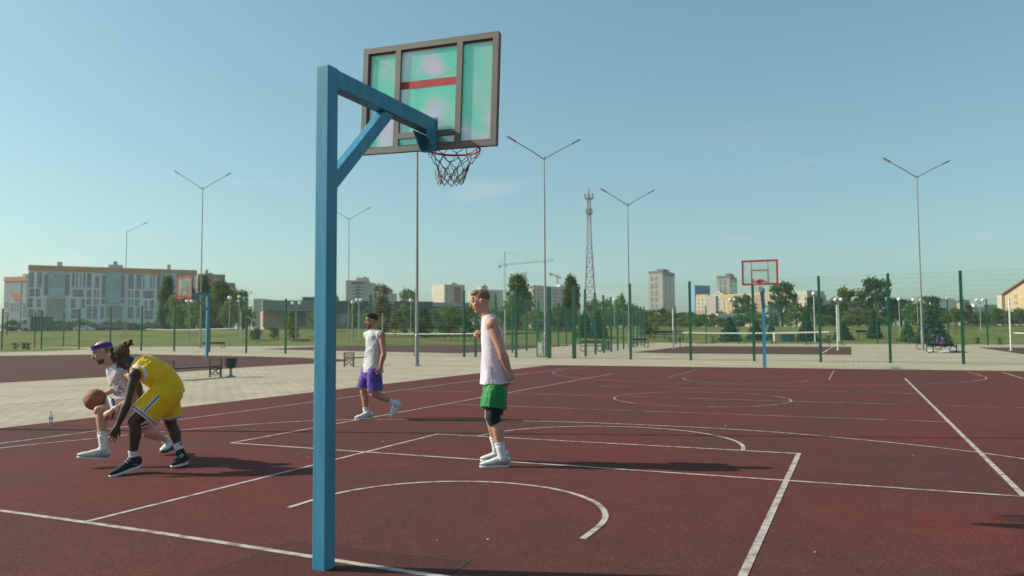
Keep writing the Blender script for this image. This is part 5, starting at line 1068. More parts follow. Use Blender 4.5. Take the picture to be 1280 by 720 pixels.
# ================================================================== PEOPLE
def skin_mat(name, a, c):
    m = mat(name, a, .5, scale=9, col2=c, bump=.12, bscale=90, spec=.35, lo=.3, hi=.7); b_ = [n for n in m.node_tree.nodes if n.type == 'BSDF_PRINCIPLED'][0]
    b_.inputs['Subsurface Weight'].default_value = .08; b_.inputs['Subsurface Radius'].default_value = (.012, .005, .003); return m
def cloth_mat(name, col, rough=.75, bump=.35, sheen=.15):
    m = mat(name, col, rough, scale=22, var=.06, bump=bump, bscale=26, spec=.2); b_ = [n for n in m.node_tree.nodes if n.type == 'BSDF_PRINCIPLED'][0]; b_.inputs['Sheen Weight'].default_value = sheen; return m
M_skin = skin_mat('fair_skin', (.46, .235, .165), (.53, .29, .21)); M_skin2 = skin_mat('tanned_skin', (.40, .185, .125), (.46, .225, .16)); M_skin3 = skin_mat('dark_brown_skin', (.050, .030, .022), (.075, .044, .031))
M_eye = mat('eye_white', (.33, .29, .27), .25); M_iris = mat('iris_dark', (.02, .018, .02), .2)
M_white = cloth_mat('white_cloth', (.62, .60, .62)); M_lilac = cloth_mat('white_mesh_jersey', (.58, .52, .59)); M_sock = mat('white_sock_knit', (.66, .66, .70), .9, scale=60, bump=.5, bscale=120)
M_green = cloth_mat('green_satin_cloth', (.005, .185, .045), .5); M_black = cloth_mat('black_sleeve_cloth', (.010, .014, .017), .7); M_purple = cloth_mat('purple_satin_cloth', (.085, .045, .30), .5)
M_yelj = cloth_mat('yellow_mesh_jersey', (.80, .455, .006), .7); M_gold = cloth_mat('gold_trim', (.62, .42, .02), .7); M_navy = cloth_mat('navy_trim', (.022, .025, .075), .7); M_trim = cloth_mat('white_trim', (.62, .60, .66), .7)
M_greysh = cloth_mat('light_grey_cotton', (.47, .49, .50)); M_redtrim = cloth_mat('red_trim', (.40, .03, .04), .7); M_band = cloth_mat('violet_blue_headband', (.045, .03, .30), .8)
M_shoe = mat('white_shoe_leather', (.60, .60, .58), .5, scale=14, var=.1, bump=.2); M_sole = mat('white_rubber_sole', (.62, .62, .58), .6); M_bshoe = mat('black_canvas', (.012, .018, .017), .8, bump=.3, bscale=90); M_gshoe = mat('grey_shoe_mesh', (.34, .34, .36), .7); M_acc = mat('charcoal_shoe_panel', (.06, .06, .075), .6)
M_print = mat('brown_print', (.16, .105, .075), .8); M_gprint = mat('grey_print', (.25, .25, .27), .8)
M_hair1 = mat('light_brown_hair', (.15, .070, .030), .6, scale=40, col2=(.25, .135, .062), bump=.8, bscale=70, stretch=(1, 1, .4)); M_hair2 = mat('dark_brown_hair', (.028, .016, .012), .6, scale=40, col2=(.06, .035, .022), bump=.8, bscale=80); M_dread = mat('copper_tipped_locs', (.020, .011, .009), .7, scale=9, col2=(.17, .065, .025), bump=.9, bscale=60, lo=.40, hi=.62); M_stub = mat('hair_stubble', (.16, .095, .07), .8, scale=60, col2=(.22, .13, .095)); M_beard = mat('ginger_brown_beard', (.12, .05, .032), .8, scale=50, col2=(.20, .085, .05), bump=.8, bscale=120)

def bake(mb, name, mats, parent, voxel=.0065, it=5, disp=None, paint_=None):
    """melt overlapping volumes into one continuous skin"""
    o = mb.build(name+'_tmp', mats, None, off=(0, 0, 0))
    r = o.modifiers.new('r', 'REMESH'); r.mode = 'VOXEL'; r.voxel_size = voxel; r.adaptivity = 0
    s = o.modifiers.new('s', 'SMOOTH'); s.factor = .5; s.iterations = it
    dg = bpy.context.evaluated_depsgraph_get(); me = bpy.data.meshes.new_from_object(o.evaluated_get(dg)); me.name = name
    old = o.data; bpy.data.objects.remove(o); bpy.data.meshes.remove(old)
    if disp:
        me.update(); ns = [v.normal.copy() for v in me.vertices]
        for v, n in zip(me.vertices, ns): v.co += n*disp(v.co)
    me.polygons.foreach_set('use_smooth', [True]*len(me.polygons))
    me.materials.clear()
    for m in (mats if isinstance(mats, (list, tuple)) else [mats]): me.materials.append(m)
    if paint_: me.polygons.foreach_set('material_index', [paint_(p.center, p.normal) for p in me.polygons])
    else: me.polygons.foreach_set('material_index', [0]*len(me.polygons))
    me.update(); ob = bpy.data.objects.new(name, me); C.objects.link(ob); ob.parent = parent; return ob
V = Vector
def lp(a, b, t): return a+(b-a)*t
def arm(mb, sh, el, wr, k=1.0):
    mb.tube([sh, lp(sh, el, .3), lp(sh, el, .7), el, lp(el, wr, .25), lp(el, wr, .6), wr], [r*k for r in (.052, .050, .042, .038, .043, .035, .026)], 12, round_ends=True); mb.ell(sh, (.062*k, .062*k, .066*k))
def leg(mb, hip, kn, an, k=1.0, fwd=V((-1, 0, 0))):
    up = (kn-hip).normalized(); calf = -fwd*.014
    mb.tube([hip, lp(hip, kn, .3), lp(hip, kn, .65), kn, lp(kn, an, .18)+calf*.6, lp(kn, an, .34)+calf, lp(kn, an, .62)+calf*.4, an], [r*k for r in (.092, .086, .070, .055, .053, .056, .043, .034)], 14, round_ends=True); mb.ell(kn+fwd*.012, (.046*k, .046*k, .05*k))
def hand(mb, wr, d, n, ts, curl=.5, spread=.5, k=1.0):
    d = d.normalized(); n = (n-d*n.dot(d)).normalized(); a = d.cross(n)*ts
    mb.tube([wr-d*.02, wr+d*.02*k, wr+d*.06*k, wr+d*.092*k], [(.024*k, .020*k), (.031*k, .019*k), (.040*k, .016*k), (.037*k, .013*k)], 12, side=a, round_ends=True)
    for i, L_ in enumerate((.078, .086, .080, .062)):
        p = wr+d*(.09-.006*abs(i-1.2))*k+a*(.031-.0205*i)*k; dd = (d+a*(.17*(1.4-i))*spread).normalized(); pts = [p-dd*.012, p]; ang = 0
        for seg, c_ in zip((.45, .30, .25), (.75, 1.15, .85)):
            ang += curl*c_; v = dd*math.cos(ang)+n*math.sin(ang); p = p+v*L_*seg*k; pts.append(p)
        mb.tube(pts, [.0095*k, .0095*k, .009*k, .0082*k, .0068*k], 8, round_ends=True)
    p = wr+d*.030*k+a*.028*k; v1 = (d*.55+a*(.75-.3*min(1, curl))+n*(.25+.35*curl)).normalized(); v2 = (v1+d*.5+n*curl*.5-a*.3*curl).normalized()
    mb.tube([p-a*.012, p, p+v1*.042*k, p+v1*.042*k+v2*.034*k], [.014*k, .0135*k, .0115*k, .0085*k], 8, round_ends=True)
def axes(F, U): F = F.normalized(); U = (U-F*U.dot(F)).normalized(); S = U.cross(F); return S, F, U      # S points to the figure's left
def head(mb, c, F, U, k=1.0):
    S, F, U = axes(F, U); A = (S, F, U)
    def e(s, f, u, r): mb.ell(c+(S*s+F*f+U*u)*k, tuple(q*k for q in r), A, 16, 11)
    e(0, -.012, .032, (.074, .096, .090)); e(0, .022, -.028, (.062, .072, .084)); e(0, .018, -.070, (.054, .060, .044)); e(0, .058, -.096, (.030, .028, .022))
    e(0, .076, .026, (.044, .016, .012)); e(0, .070, .058, (.048, .022, .030))
    for s in (-1, 1): e(s*.037, .060, -.020, (.022, .022, .020)); e(s*.077, -.008, -.006, (.009, .019, .031)); e(s*.079, -.010, .012, (.012, .017, .013))
    mb.tube([c+(F*.084+U*.022)*k, c+(F*.100-U*.004)*k, c+(F*.114-U*.026)*k], [.009*k, .011*k, .014*k], 8, side=S, round_ends=True); e(0, .098, -.032, (.018, .013, .009))
    e(0, .086, -.056, (.023, .010, .007)); e(0, .083, -.070, (.020, .011, .008)); return S, F, U
def face_bits(t, c, F, U, hair, k=1.0, eyes=True):
    S, F, U = axes(F, U); A = (S, F, U)
    for s in (-1, 1):
        b = MB(); b.ell(c+(S*s*.031+F*.0775+U*.006)*k, (.0105*k, .0095*k, .0062*k), A, 12, 8); ey = b.build('eye', M_eye, t, off=(0, 0, 0), smooth=True)
        b = MB(); b.ell(c+(S*s*.030+F*.0865+U*.006)*k, (.0055*k, .003*k, .0055*k), A, 10, 6); b.build('iris', M_iris, ey, off=(0, 0, 0), smooth=True)
        b = MB(); b.tube([c+(S*s*.014+F*.092+U*.027)*k, c+(S*s*.034+F*.090+U*.032)*k, c+(S*s*.052+F*.076+U*.024)*k], [(.004*k, .005*k), (.004*k, .006*k), (.003*k, .003*k)], 6, round_ends=True); b.build('eyebrow', hair, t, off=(0, 0, 0), smooth=True)
    b = MB(); b.tube([c+(S*-.02+F*.0935-U*.0625)*k, c+(F*.0965-U*.0645)*k, c+(S*.02+F*.0935-U*.0625)*k], [(.002, .0025)]*3, 6, round_ends=True); b.build('mouth', mat('lip_shadow', (.12, .045, .04), .6) if 'lip_shadow' not in bpy.data.materials else bpy.data.materials['lip_shadow'], t, off=(0, 0, 0))
def shoe(t, heel, toe, ank, mu, ms, high=0, tongue=None, lace=None, acc=None, up=None):
    d = (toe-heel); L_ = d.length; d.normalize(); u = V((0, 0, 1)) if up is None else up.normalized(); u = (u-d*u.dot(d)).normalized(); s = d.cross(u)
    mb = MB(); T = [(.03, .034, .095), (.14, .041, .105), (.30, .042, .104), (.48, .044, .084), (.68, .048, .060), (.86, .043, .046), (.97, .026, .032)]
    mb.tube([heel+d*L_*q+u*(.022+h_/2) for q, w, h_ in T], [(w, h_/2) for q, w, h_ in T], 14, side=s, round_ends=True)
    tp = lp(heel+d*L_*.20+u*.10, ank, .55+.45*high); mb.tube([heel+d*L_*.22+u*.055, lp(heel+d*L_*.22+u*.055, tp, .6), tp], [(.050, .052), (.050, .052), (.047, .049)], 14)
    o = bake(mb, 'shoe', [mu, acc or mu], t, .006, 4, None, (lambda c, n: 1 if acc and (((c-heel).dot(d) < L_*.26 and (c-heel).dot(u) < .075) or (L_*.30 < (c-heel).dot(d)+.5*(c-heel).dot(u) < L_*.40 and abs((c-heel).dot(s)) > .018) or (L_*.44 < (c-heel).dot(d)+.5*(c-heel).dot(u) < L_*.50 and abs((c-heel).dot(s)) > .022) or ((c-heel).dot(d) > L_*.9 and (c-heel).dot(u) < .04)) else 0))
    P = [(.0, .012), (.02, .026), (.07, .037), (.2, .043), (.4, .042), (.6, .049), (.78, .049), (.88, .042), (.95, .031), (.985, .020), (1.0, .010)]; out = [heel+d*L_*(q*1.03-.012)+s*w for q, w in P]+[heel+d*L_*(q*1.03-.012)-s*w for q, w in reversed(P)]
    b = MB(); b.prism(out, u*.024); b.build('sole', ms, o, off=(0, 0, 0), bevel=.006)
    if lace is not None:
        b = MB()
        for i in range(5):
            q = .36+.085*i; h_ = .105-.013*i+high*.02*(4-i)/4; p = heel+d*L_*q+u*h_; b.tube([p-s*.034-u*.012, p-s*.016+d*.012+u*.004, p+s*.016-d*.004+u*.004, p+s*.034-u*.012], .0048, 5)
        b.build('laces', lace, o, off=(0, 0, 0))
    return o
def sock(t, kn, an, top, k=1.0):
    b = MB(); a = lp(an, kn, top); b.tube([an-(kn-an).normalized()*.085, an-(kn-an).normalized()*.04, an, lp(an, a, .5), a], [.044*k, .043*k, .0400*k, .042*k, .046*k], 14); o = b.build('sock', M_sock, t, off=(0, 0, 0), smooth=True)
    b = MB(); b.tube([lp(an, kn, top-.03), lp(an, kn, top+.005)], .0475*k, 14); b.build('cuff', M_sock, o, off=(0, 0, 0), smooth=True); return o
class Figure:
    def __init__(s, label, px, py, s0=None):
        g = G(px, py); s.s0 = s0 or depth(g); g = AT(px, s.s0); g.z = 0; s.base = g; s.t = thing('person', label, 'person', g, YAW)
    def P(s, px, py, dd=0.0):
        w = AT(px, s.s0+dd, py)-s.base; return V((w.dot(HR), w.dot(HF), w.z))
def folds(amp, fx, fz, ph=0, fy=None):
    fy = fy or fx
    def ridge(q): return .40-1.35*abs(mnoise.noise(q))
    return lambda p: amp*(1.0*ridge((p.x*fx*.8+ph, p.y*fy*.8, p.z*fz*.7))+.22*ridge((p.x*fx*2.1, p.y*fy*2.0+ph, p.z*fz*1.4))+.10*mnoise.noise((p.x*fx*5, p.y*fy*5, p.z*fz*4)))

# ---------------------------------------------------------------- 1: tall man in the white jersey, standing in profile
f = Figure('tall fair haired man standing in a white jersey, green shorts and black knee sleeve', 622, 584); P = f.P; t = f.t; B = .17
FW = V((-1, -.04, 0)); UP = V((0, 0, 1)); SD = V((0, 1, 0))
hn, kn1, an1 = P(620, 490, B-.10), P(617.5, 522, .02), P(627, 567, 0); hf, kn2, an2 = P(619, 490, B+.10), P(613, 521, .30), P(620, 557, .36)
shn, eln, wrn = P(615.5, 405.5, B-.185), P(627.5, 441, B-.24), P(636, 463, B-.19); shf, elf, wrf = P(611, 404, B+.18), P(612, 436, B+.25), P(602.5, 424, B+.10)
hc = P(600.5, 377, B); HFv = V((-1, -.10, -.20)); HU = V((-.20, 0, 1))
b = MB(); b.tube([P(620, 490, B), P(619, 470, B), P(617, 450, B), P(615, 430, B), P(613.5, 412, B), P(611.5, 401, B)], [(.165, .115), (.155, .105), (.150, .110), (.165, .120), (.165, .105), (.095, .07)], 18, side=SD, round_ends=True)
b.tube([P(611.5, 403, B), P(607, 392, B), P(603.5, 380, B)], [.080, .063, .059], 12); b.tube([P(611.5, 400, B-.05), shn], [.06, .055], 10); b.tube([P(611, 400, B+.05), shf], [.06, .055], 10)
arm(b, shn, eln, wrn, 1.26); arm(b, shf, elf, wrf, 1.15); leg(b, hn, kn1, an1, 1.24); leg(b, hf, kn2, an2, 1.2)
hand(b, wrn, P(641, 476, B-.17)-wrn, V((-.5, 1, .1)), 1, 1.0, .3, 1.08); hand(b, wrf, V((-.72, -.3, .55)), V((.35, -.8, .4)), 1, 1.25, .2, 1.08)
head(b, hc, HFv, HU, 1.05); bake(b, 'body', M_skin, t)
face_bits(t, hc, HFv, HU, M_hair1, 1.05); S, F_, U_ = axes(HFv, HU)
b = MB(); b.ell(hc+U_*.050-F_*.022, (.0795, .101, .088), (S, F_, U_), 18, 12); b.ell(hc+U_*.098+F_*.022, (.060, .075, .042), (S, F_, U_)); b.ell(hc+U_*.104+F_*.056, (.050, .034, .022), (S, F_, U_))
bake(b, 'hair', M_hair1, t, .006, 3, folds(.0045, 26, 90))
b = MB(); b.tube([P(620.3, 479, B), P(619.8, 470, B), P(618.5, 452, B), P(617, 435, B), P(615, 420, B), P(612.8, 407, B), P(611, 397.5, B), P(609.8, 393.5, B)], [(.205, .176), (.200, .168), (.190, .150), (.188, .135), (.178, .126), (.155, .106), (.120, .085), (.082, .064)], 26, side=SD)
zh = P(620, 478, B).z; bake(b, 'jersey', [M_lilac, M_trim], t, .008, 4, lambda p: folds(.024, 8, 5, 3)(V((p.x+p.z*.55, p.y, p.z-p.x*.3)))*min(1, max(.2, (1.30-p.z)*3)), lambda c, n: 1 if c.z < zh+.018 else 0)
b = MB(); b.tube([P(620.3, 479.2, B), P(620.3, 480.6, B)], [(.200, .171), (.198, .168)], 26, side=SD); b.build('red_hem', M_redtrim, t, off=(0, 0, 0), smooth=True)
b = MB(); b.tube([P(620, 474, B), P(619, 488, B)], [(.17, .135), (.172, .142)], 20, side=SD, round_ends=True)
b.tube([hn+V((0, 0, .09)), hn, P(618, 500, .05), P(617, 511, .03)], [(.10, .11), (.130, .135), (.128, .142), (.126, .146)], 18, side=SD); b.tube([hf+V((0, 0, .09)), hf, P(616, 500, .28), P(615, 510, .30)], [(.10, .11), (.130, .135), (.126, .142), (.122, .140)], 18, side=SD)
bake(b, 'shorts', M_green, t, .008, 4, folds(.010, 11, 4, 1))
b = MB(); b.tube([lp(hn, kn1, .45), lp(hn, kn1, .8), kn1+V((-.012, 0, 0)), lp(kn1, an1, .17)], [.108, .098, .084, .076], 18); bake(b, 'knee_sleeve', M_black, t, .008, 3, folds(.005, 20, 30))
sock(t, kn1, an1, .30, 1.24); sock(t, kn2, an2, .30, 1.2)
shoe(t, P(636, 583.5, .02), P(600, 584.5, -.03), an1, M_shoe, M_sole, 0, None, M_gprint, M_gshoe); shoe(t, P(634, 575.5, .38), P(601, 577, .33), an2, M_shoe, M_sole, 0, None, M_gprint, M_gshoe)

# ---------------------------------------------------------------- 2: man walking in purple shorts
f = Figure('bearded man walking in a light grey sleeveless shirt and purple shorts', 456, 524.3); P = f.P; t = f.t
FW = V((-.82, -.57, 0)).normalized(); SL = V((.57, -.82, 0)).normalized()
hr, kr, ar = P(460, 466, .08), P(454.5, 491, .05), P(457.5, 515, .02); hl, kl, al = P(468, 467, -.10), P(467.5, 492.5, -.12), P(492.5, 503.5, .02)
shl, ell_, wrl = P(477, 419.5, -.15), P(480, 441.5, -.20), P(475.5, 459, -.22); shr, elr, wrr = P(458.5, 419, .16), P(462, 440, .28), P(464.5, 457, .30)
hc = P(464.5, 401.3, 0); HFv = V((-.86, -.45, -.12)); HU = V((-.05, 0, 1))
b = MB(); b.tube([P(464, 466, 0), P(465, 453, 0), P(466, 440, 0), P(467, 428, 0), P(467.5, 419, 0), P(467, 414.5, 0)], [(.160, .115), (.145, .105), (.148, .108), (.165, .115), (.165, .095), (.09, .07)], 18, side=SL, round_ends=True)
b.tube([P(467, 416, 0), P(465.8, 408, 0), P(465, 402, 0)], [.070, .058, .056], 12); b.tube([P(467, 418, 0), shl], [.05, .05], 10); b.tube([P(467, 418, 0), shr], [.05, .05], 10)
arm(b, shl, ell_, wrl, 1.16); arm(b, shr, elr, wrr); leg(b, hr, kr, ar, 1.14, FW); leg(b, hl, kl, al, 1.14, FW)
hand(b, wrl, V((-.12, -.05, -1)), V((-.7, .6, 0)), -1, .8, .3); hand(b, wrr, V((-.2, 0, -1)), V((.5, -.7, 0)), 1, .7, .3)
head(b, hc, HFv, HU, 1.02); bake(b, 'body', M_skin2, t); face_bits(t, hc, HFv, HU, M_hair2, 1.02); S, F_, U_ = axes(HFv, HU)
b = MB(); b.ell(hc+U_*.052-F_*.024, (.080, .098, .084), (S, F_, U_), 18, 12); b.ell(hc+U_*.105+F_*.025, (.060, .072, .038), (S, F_, U_)); bake(b, 'hair', M_hair2, t, .006, 3, folds(.006, 60, 40))
b = MB(); b.ell(hc-U_*.083+F_*.030, (.057, .062, .040), (S, F_, U_)); b.ell(hc-U_*.100+F_*.062, (.034, .032, .026), (S, F_, U_)); b.ell(hc-U_*.047+F_*.092, (.024, .009, .006), (S, F_, U_)); bake(b, 'beard', M_beard, t, .006, 3, folds(.003, 70, 70))
b = MB(); b.tube([P(466.2, 465.5, 0), P(466.4, 457, 0), P(467, 444, 0), P(467.6, 430, 0), P(467.8, 421, 0), P(467.4, 415.5, 0), P(466.9, 412, 0)], [(.205, .165), (.198, .155), (.190, .142), (.190, .138), (.185, .122), (.150, .10), (.09, .075)], 26, side=SL)
b.tube([P(467.5, 418, 0), lp(P(467.5, 418, 0), shl, .95)], [.085, .080], 12); b.tube([P(467.5, 418, 0), lp(P(467.5, 418, 0), shr, .95)], [.085, .080], 12)
cc = P(464, 440, 0)
def wprint(c, n):
    v = c-cc; a = v.dot(SL)
    return 1 if n.dot(FW) > .3 and abs(a) < .03 and abs(((c.z-cc.z)*7) % 1-.5) < .16 and abs(c.z-cc.z) < .2 else 0
bake(b, 'shirt', [M_greysh, M_gprint], t, .008, 4, lambda p: folds(.020, 9, 5, 8)(V((p.x-p.z*.4, p.y, p.z))), wprint)
hems = [(hr, P(457, 477, .07), P(455, 486.3, .06)), (hl, P(468.5, 478, -.10), P(469, 488.8, -.12))]
b = MB(); b.tube([P(464, 460, 0), P(464, 467, 0)], [(.165, .135), (.170, .138)], 20, side=SL, round_ends=True)
for a_, m_, e_ in hems: b.tube([a_+V((0, 0, .09)), a_, m_, e_], [(.10, .11), (.118, .125), (.122, .132), (.124, .136)], 18, side=SL)
z1, z2 = hems[0][2].z, hems[1][2].z
bake(b, 'shorts', [M_purple, M_gold], t, .008, 4, folds(.011, 10, 4, 5), lambda c, n: 1 if c.z < (z1 if (c-hems[0][2]).xy.length < (c-hems[1][2]).xy.length else z2)+.022 else 0)
sock(t, kr, ar, .24, 1.14); sock(t, kl, al, .24, 1.14)
shoe(t, P(465.5, 523, .02), P(443.5, 524.6, -.10), ar, M_shoe, M_sole, 0, None, M_gprint, M_gshoe)
shoe(t, P(501.5, 503.5, .10), P(489, 522.5, .0), al, M_shoe, M_sole, 0, None, M_white, M_gshoe, up=V((-1, 0, -.45)))

# ---------------------------------------------------------------- 3: bald player dribbling
f = Figure('bald bearded player in a white jersey and violet headband, crouching to dribble the ball', 118, 585); P = f.P; t = f.t
FW = V((-.76, -.62, 0)).normalized(); SL = V((.62, -.76, -.05)).normalized()
hl, kl, al = P(168, 509, .40), P(124.5, 513, .10), P(129, 556, .04); hr, kr, ar = P(180, 511, .62), P(184, 541, .62), P(211, 551, .92)
shl, ell_, wrl = P(167, 471, .24), P(166, 500, .20), P(141, 513, .06); shr, elr, wrr = P(142, 465, .56), P(151.5, 482, .42), P(134.5, 491.5, .28)
hc = P(128.5, 440, .36); HFv = V((-.82, -.42, -.34)); HU = V((-.34, -.05, 1))
b = MB(); b.tube([P(174, 510, .50), P(168, 500, .48), P(161, 490, .46), P(154, 479, .43), P(147.5, 468, .41), P(142.5, 461, .40)], [(.165, .125), (.155, .115), (.155, .115), (.165, .120), (.165, .105), (.09, .075)], 18, side=SL, round_ends=True)
b.tube([P(144, 463, .40), P(138, 453, .38), P(132, 445, .37)], [.080, .068, .064], 12); b.tube([P(145, 464, .40), shl], [.06, .055], 10); b.tube([P(145, 464, .42), shr], [.06, .055], 10)
arm(b, shl, ell_, wrl, 1.05); arm(b, shr, elr, wrr, 1.05); leg(b, hl, kl, al, 1.08, FW); leg(b, hr, kr, ar, 1.08, V((-.5, -.3, -.6)))
hand(b, wrl, V((-.85, -.2, -.5)), V((0, .8, -.6)), 1, 1.15, .2, 1.05); hand(b, wrr, V((-.95, -.3, -.02)), V((-.35, -.25, -.9)), -1, .35, .6, 1.05)
head(b, hc, HFv, HU, 1.06); S, F_, U_ = axes(HFv, HU)
bake(b, 'body', M_skin, t); face_bits(t, hc, HFv, HU, M_stub, 1.06)
b = MB(); b.ell(hc+U_*.030-F_*.032, (.0805, .083, .082), (S, F_, U_), 18, 12); bake(b, 'hair', M_stub, t, .006, 3, None)
b = MB(); b.ell(hc-U_*.088+F_*.030, (.058, .064, .040), (S, F_, U_)); b.ell(hc-U_*.108+F_*.064, (.034, .032, .024), (S, F_, U_)); b.ell(hc-U_*.049+F_*.096, (.024, .009, .006), (S, F_, U_)); bake(b, 'beard', M_beard, t, .006, 3, folds(.003, 70, 70))
b = MB(); n = 30; k = 1.06
for dz, rr_ in ((0, 1),):
    ring = [hc+U_*(.062+.012*math.cos(a))*k+S*.0835*k*math.sin(a)+F_*(-.008+.1010*math.cos(a))*k for a in [2*math.pi*i/n for i in range(n+1)]]
    b.tube(ring, [(.006, .021)]*(n+1), 8, cap=False, side=None)
b2 = MB()
for i in range(n): a0, a1 = ring[i], ring[i+1]; w = U_*.022; c0 = (a0-hc); c1 = (a1-hc); o0 = (c0-U_*c0.dot(U_)).normalized()*.006; o1 = (c1-U_*c1.dot(U_)).normalized()*.006; b2.add([a0-w+o0, a1-w+o1, a1+w+o1, a0+w+o0, a0-w-o0, a1-w-o1, a1+w-o1, a0+w-o0], [(0, 1, 2, 3), (4, 7, 6, 5), (0, 4, 5, 1), (3, 2, 6, 7)])
b2.build('headband', M_band, t, off=(0, 0, 0), smooth=False)
b = MB(); b.tube([P(174, 513, .50), P(168, 502, .48), P(161, 490, .46), P(154, 479, .43), P(148, 468, .41), P(142.5, 459, .40), P(140, 455.5, .39)], [(.205, .170), (.195, .150), (.185, .140), (.188, .142), (.185, .125), (.150, .10), (.090, .075)], 26, side=SL)
ca = P(152, 481, .36); aw = (P(146, 466, .4)-P(166, 498, .47)).normalized()
def bprint(c, n):
    v = c-ca; a, h_ = v.dot(SL), v.dot(aw)
    return 1 if v.dot(FW) > -.06 and -.13 < a < .15 and ((-.085 < h_ < .0) or (.03 < h_ < .075)) and mnoise.noise((a*36, h_*30, 2)) > .02 else 0
bake(b, 'jersey', [M_lilac, M_print], t, .007, 4, folds(.011, 9, 7, 2), bprint)
hl2, hr2 = P(134, 511, .17), P(186, 533, .62)
b = MB(); b.tube([P(176, 508, .5), P(178, 516, .53)], [(.175, .145), (.175, .150)], 20, side=SL, round_ends=True); b.tube([hl-(hl2-hl).normalized()*.1, hl, lp(hl, hl2, .6), hl2], [(.10, .11), (.125, .125), (.128, .13), (.124, .128)], 18, side=SL); b.tube([hr+V((0, 0, .09)), hr, P(183, 524, .62), hr2], [(.10, .11), (.12, .125), (.128, .136), (.130, .138)], 18, side=SL)
dl = (hl2-hl).normalized(); dr_ = (hr2-hr).normalized()
def btrim(c, n):
    q1 = (c-hl2).dot(dl); q2 = (c-hr2).dot(dr_); nl = (c-lp(hl, hl2, .7)).length < .22; nr = (c-lp(hr, hr2, .7)).length < .20
    return 1 if (nl and -.035 < q1 < -.015) or (nr and not nl and -.035 < q2 < -.018) else 0
bake(b, 'shorts', [M_lilac, M_navy], t, .007, 4, folds(.010, 10, 6, 4), btrim)
sock(t, kl, al, .36, 1.08); sock(t, kr, ar, .2, 1.05)
b = MB(); b.tube([lp(wrl, ell_, .04), lp(wrl, ell_, .22)], .037, 14); b.build('wristband', M_sock, t, off=(0, 0, 0), smooth=True)
shoe(t, P(134, 575, .06), P(96.5, 572.5, -.06), al, M_shoe, M_sole, 0, None, M_acc, M_gshoe); shoe(t, P(216, 562, .98), P(201.5, 567, .80), ar, M_shoe, M_acc, 0, None, M_acc, M_acc)
# the ball he dribbles
bp_ = AT(119, f.s0+.24, 499.5); bt = thing('basketball', 'worn orange brown basketball in front of the bald player, just under his hand', 'basketball', bp_)
b = MB(); b.ell((0, 0, 0), (.121, .121, .121), n=32, m=24); bo = b.build('ball_skin', mat('basketball_leather', (.28, .095, .045), .65, scale=14, col2=(.36, .13, .065), bump=.4, bscale=260), bt, off=(0, 0, 0), smooth=True)
b = MB(); q = [2*math.pi*i/36 for i in range(37)]; rB = .1205; rot = Matrix.Rotation(.5, 3, 'X') @ Matrix.Rotation(.7, 3, 'Y')
b.tube([rot @ V((rB*math.cos(a), rB*math.sin(a), 0)) for a in q], .0022, 5, cap=False); b.tube([rot @ V((0, rB*math.cos(a), rB*math.sin(a))) for a in q], .0022, 5, cap=False)
for s_ in (-1, 1): b.tube([rot @ (V((s_*(.055+.035*math.cos(2*a)), 0, 0))+V((0, math.cos(a), math.sin(a)))*math.sqrt(rB**2-(.055+.035*math.cos(2*a))**2)) for a in q], .0022, 5, cap=False)
b.build('seams', M_cord, bo, off=(0, 0, 0))

# ---------------------------------------------------------------- 4: player in yellow, bent low
f = Figure('player with copper tipped locs in a yellow jersey and shorts, bent low', 150, 596); P = f.P; t = f.t; s_ = f.s0
SL = V((.25, -.93, -.30)).normalized(); FW = V((-.8, .1, -.55)).normalized()
hl, kl, al = P(203, 496, .30), P(167.5, 527, .16), P(166.5, 570, .18); hr, kr, ar = P(209, 494, .52), P(213.5, 530, .60), P(224, 562, .62)
shl, ell_, wrl = P(169, 468.5, .20), P(160, 502, .12), P(147.5, 531, .08); shr, elr, wrr = P(162, 453, .56), P(172, 480, .72), P(176, 498, .70)
hc = P(152.5, 446.5, .36); HFv = V((-.62, .18, -.78)); HU = V((-.72, .05, .62))
b = MB(); b.tube([P(210, 489, .41), P(203, 478, .40), P(195, 470.5, .40), P(184, 464, .39), P(174, 459, .38), P(166.5, 456, .37)], [(.165, .135), (.160, .125), (.160, .122), (.170, .125), (.165, .100), (.095, .075)], 18, side=SL, round_ends=True)
b.tube([P(169, 457, .37), P(162, 452.5, .37), P(156, 449, .36)], [.075, .062, .060], 12); b.tube([P(169, 458, .36), shl], [.065, .058], 10); b.tube([P(168, 456, .40), shr], [.065, .058], 10)
arm(b, shl, ell_, wrl, 1.08); arm(b, shr, elr, wrr, 1.05); leg(b, hl, kl, al, 1.22, V((-1, -.2, 0))); leg(b, hr, kr, ar, 1.15, V((-1, -.2, 0)))
hand(b, wrl, P(140.5, 547, .02)-wrl, V((-.75, .25, -.3)), 1, .22, 1.25, 1.12); hand(b, wrr, V((-.2, 0, -1)), V((-.6, -.4, 0)), -1, .5, .4)
head(b, hc, HFv, HU, 1.06); bake(b, 'body', M_skin3, t); face_bits(t, hc, HFv, HU, M_hair2, 1.06); S, F_, U_ = axes(HFv, HU)
b = MB(); b.ell(hc+U_*.040-F_*.028, (.086, .100, .088), (S, F_, U_), 18, 12); rr_ = random.Random(4)
knot = P(161, 430.5, .36)
for i in range(34):                                          # locs drawn back from the hairline into the bun
    a = -1.5+3.0*i/33; st = hc+S*.086*math.sin(a)*1.0+F_*(.072*math.cos(a))+U_*(.060+.03*math.cos(a)); md = hc+(U_*.135-F_*.02)+S*.06*math.sin(a); b.tube([st, lp(st, md, .55)+U_*.014, md, lp(md, knot, .7)], [.011, .013, .013, .010], 6, round_ends=True)
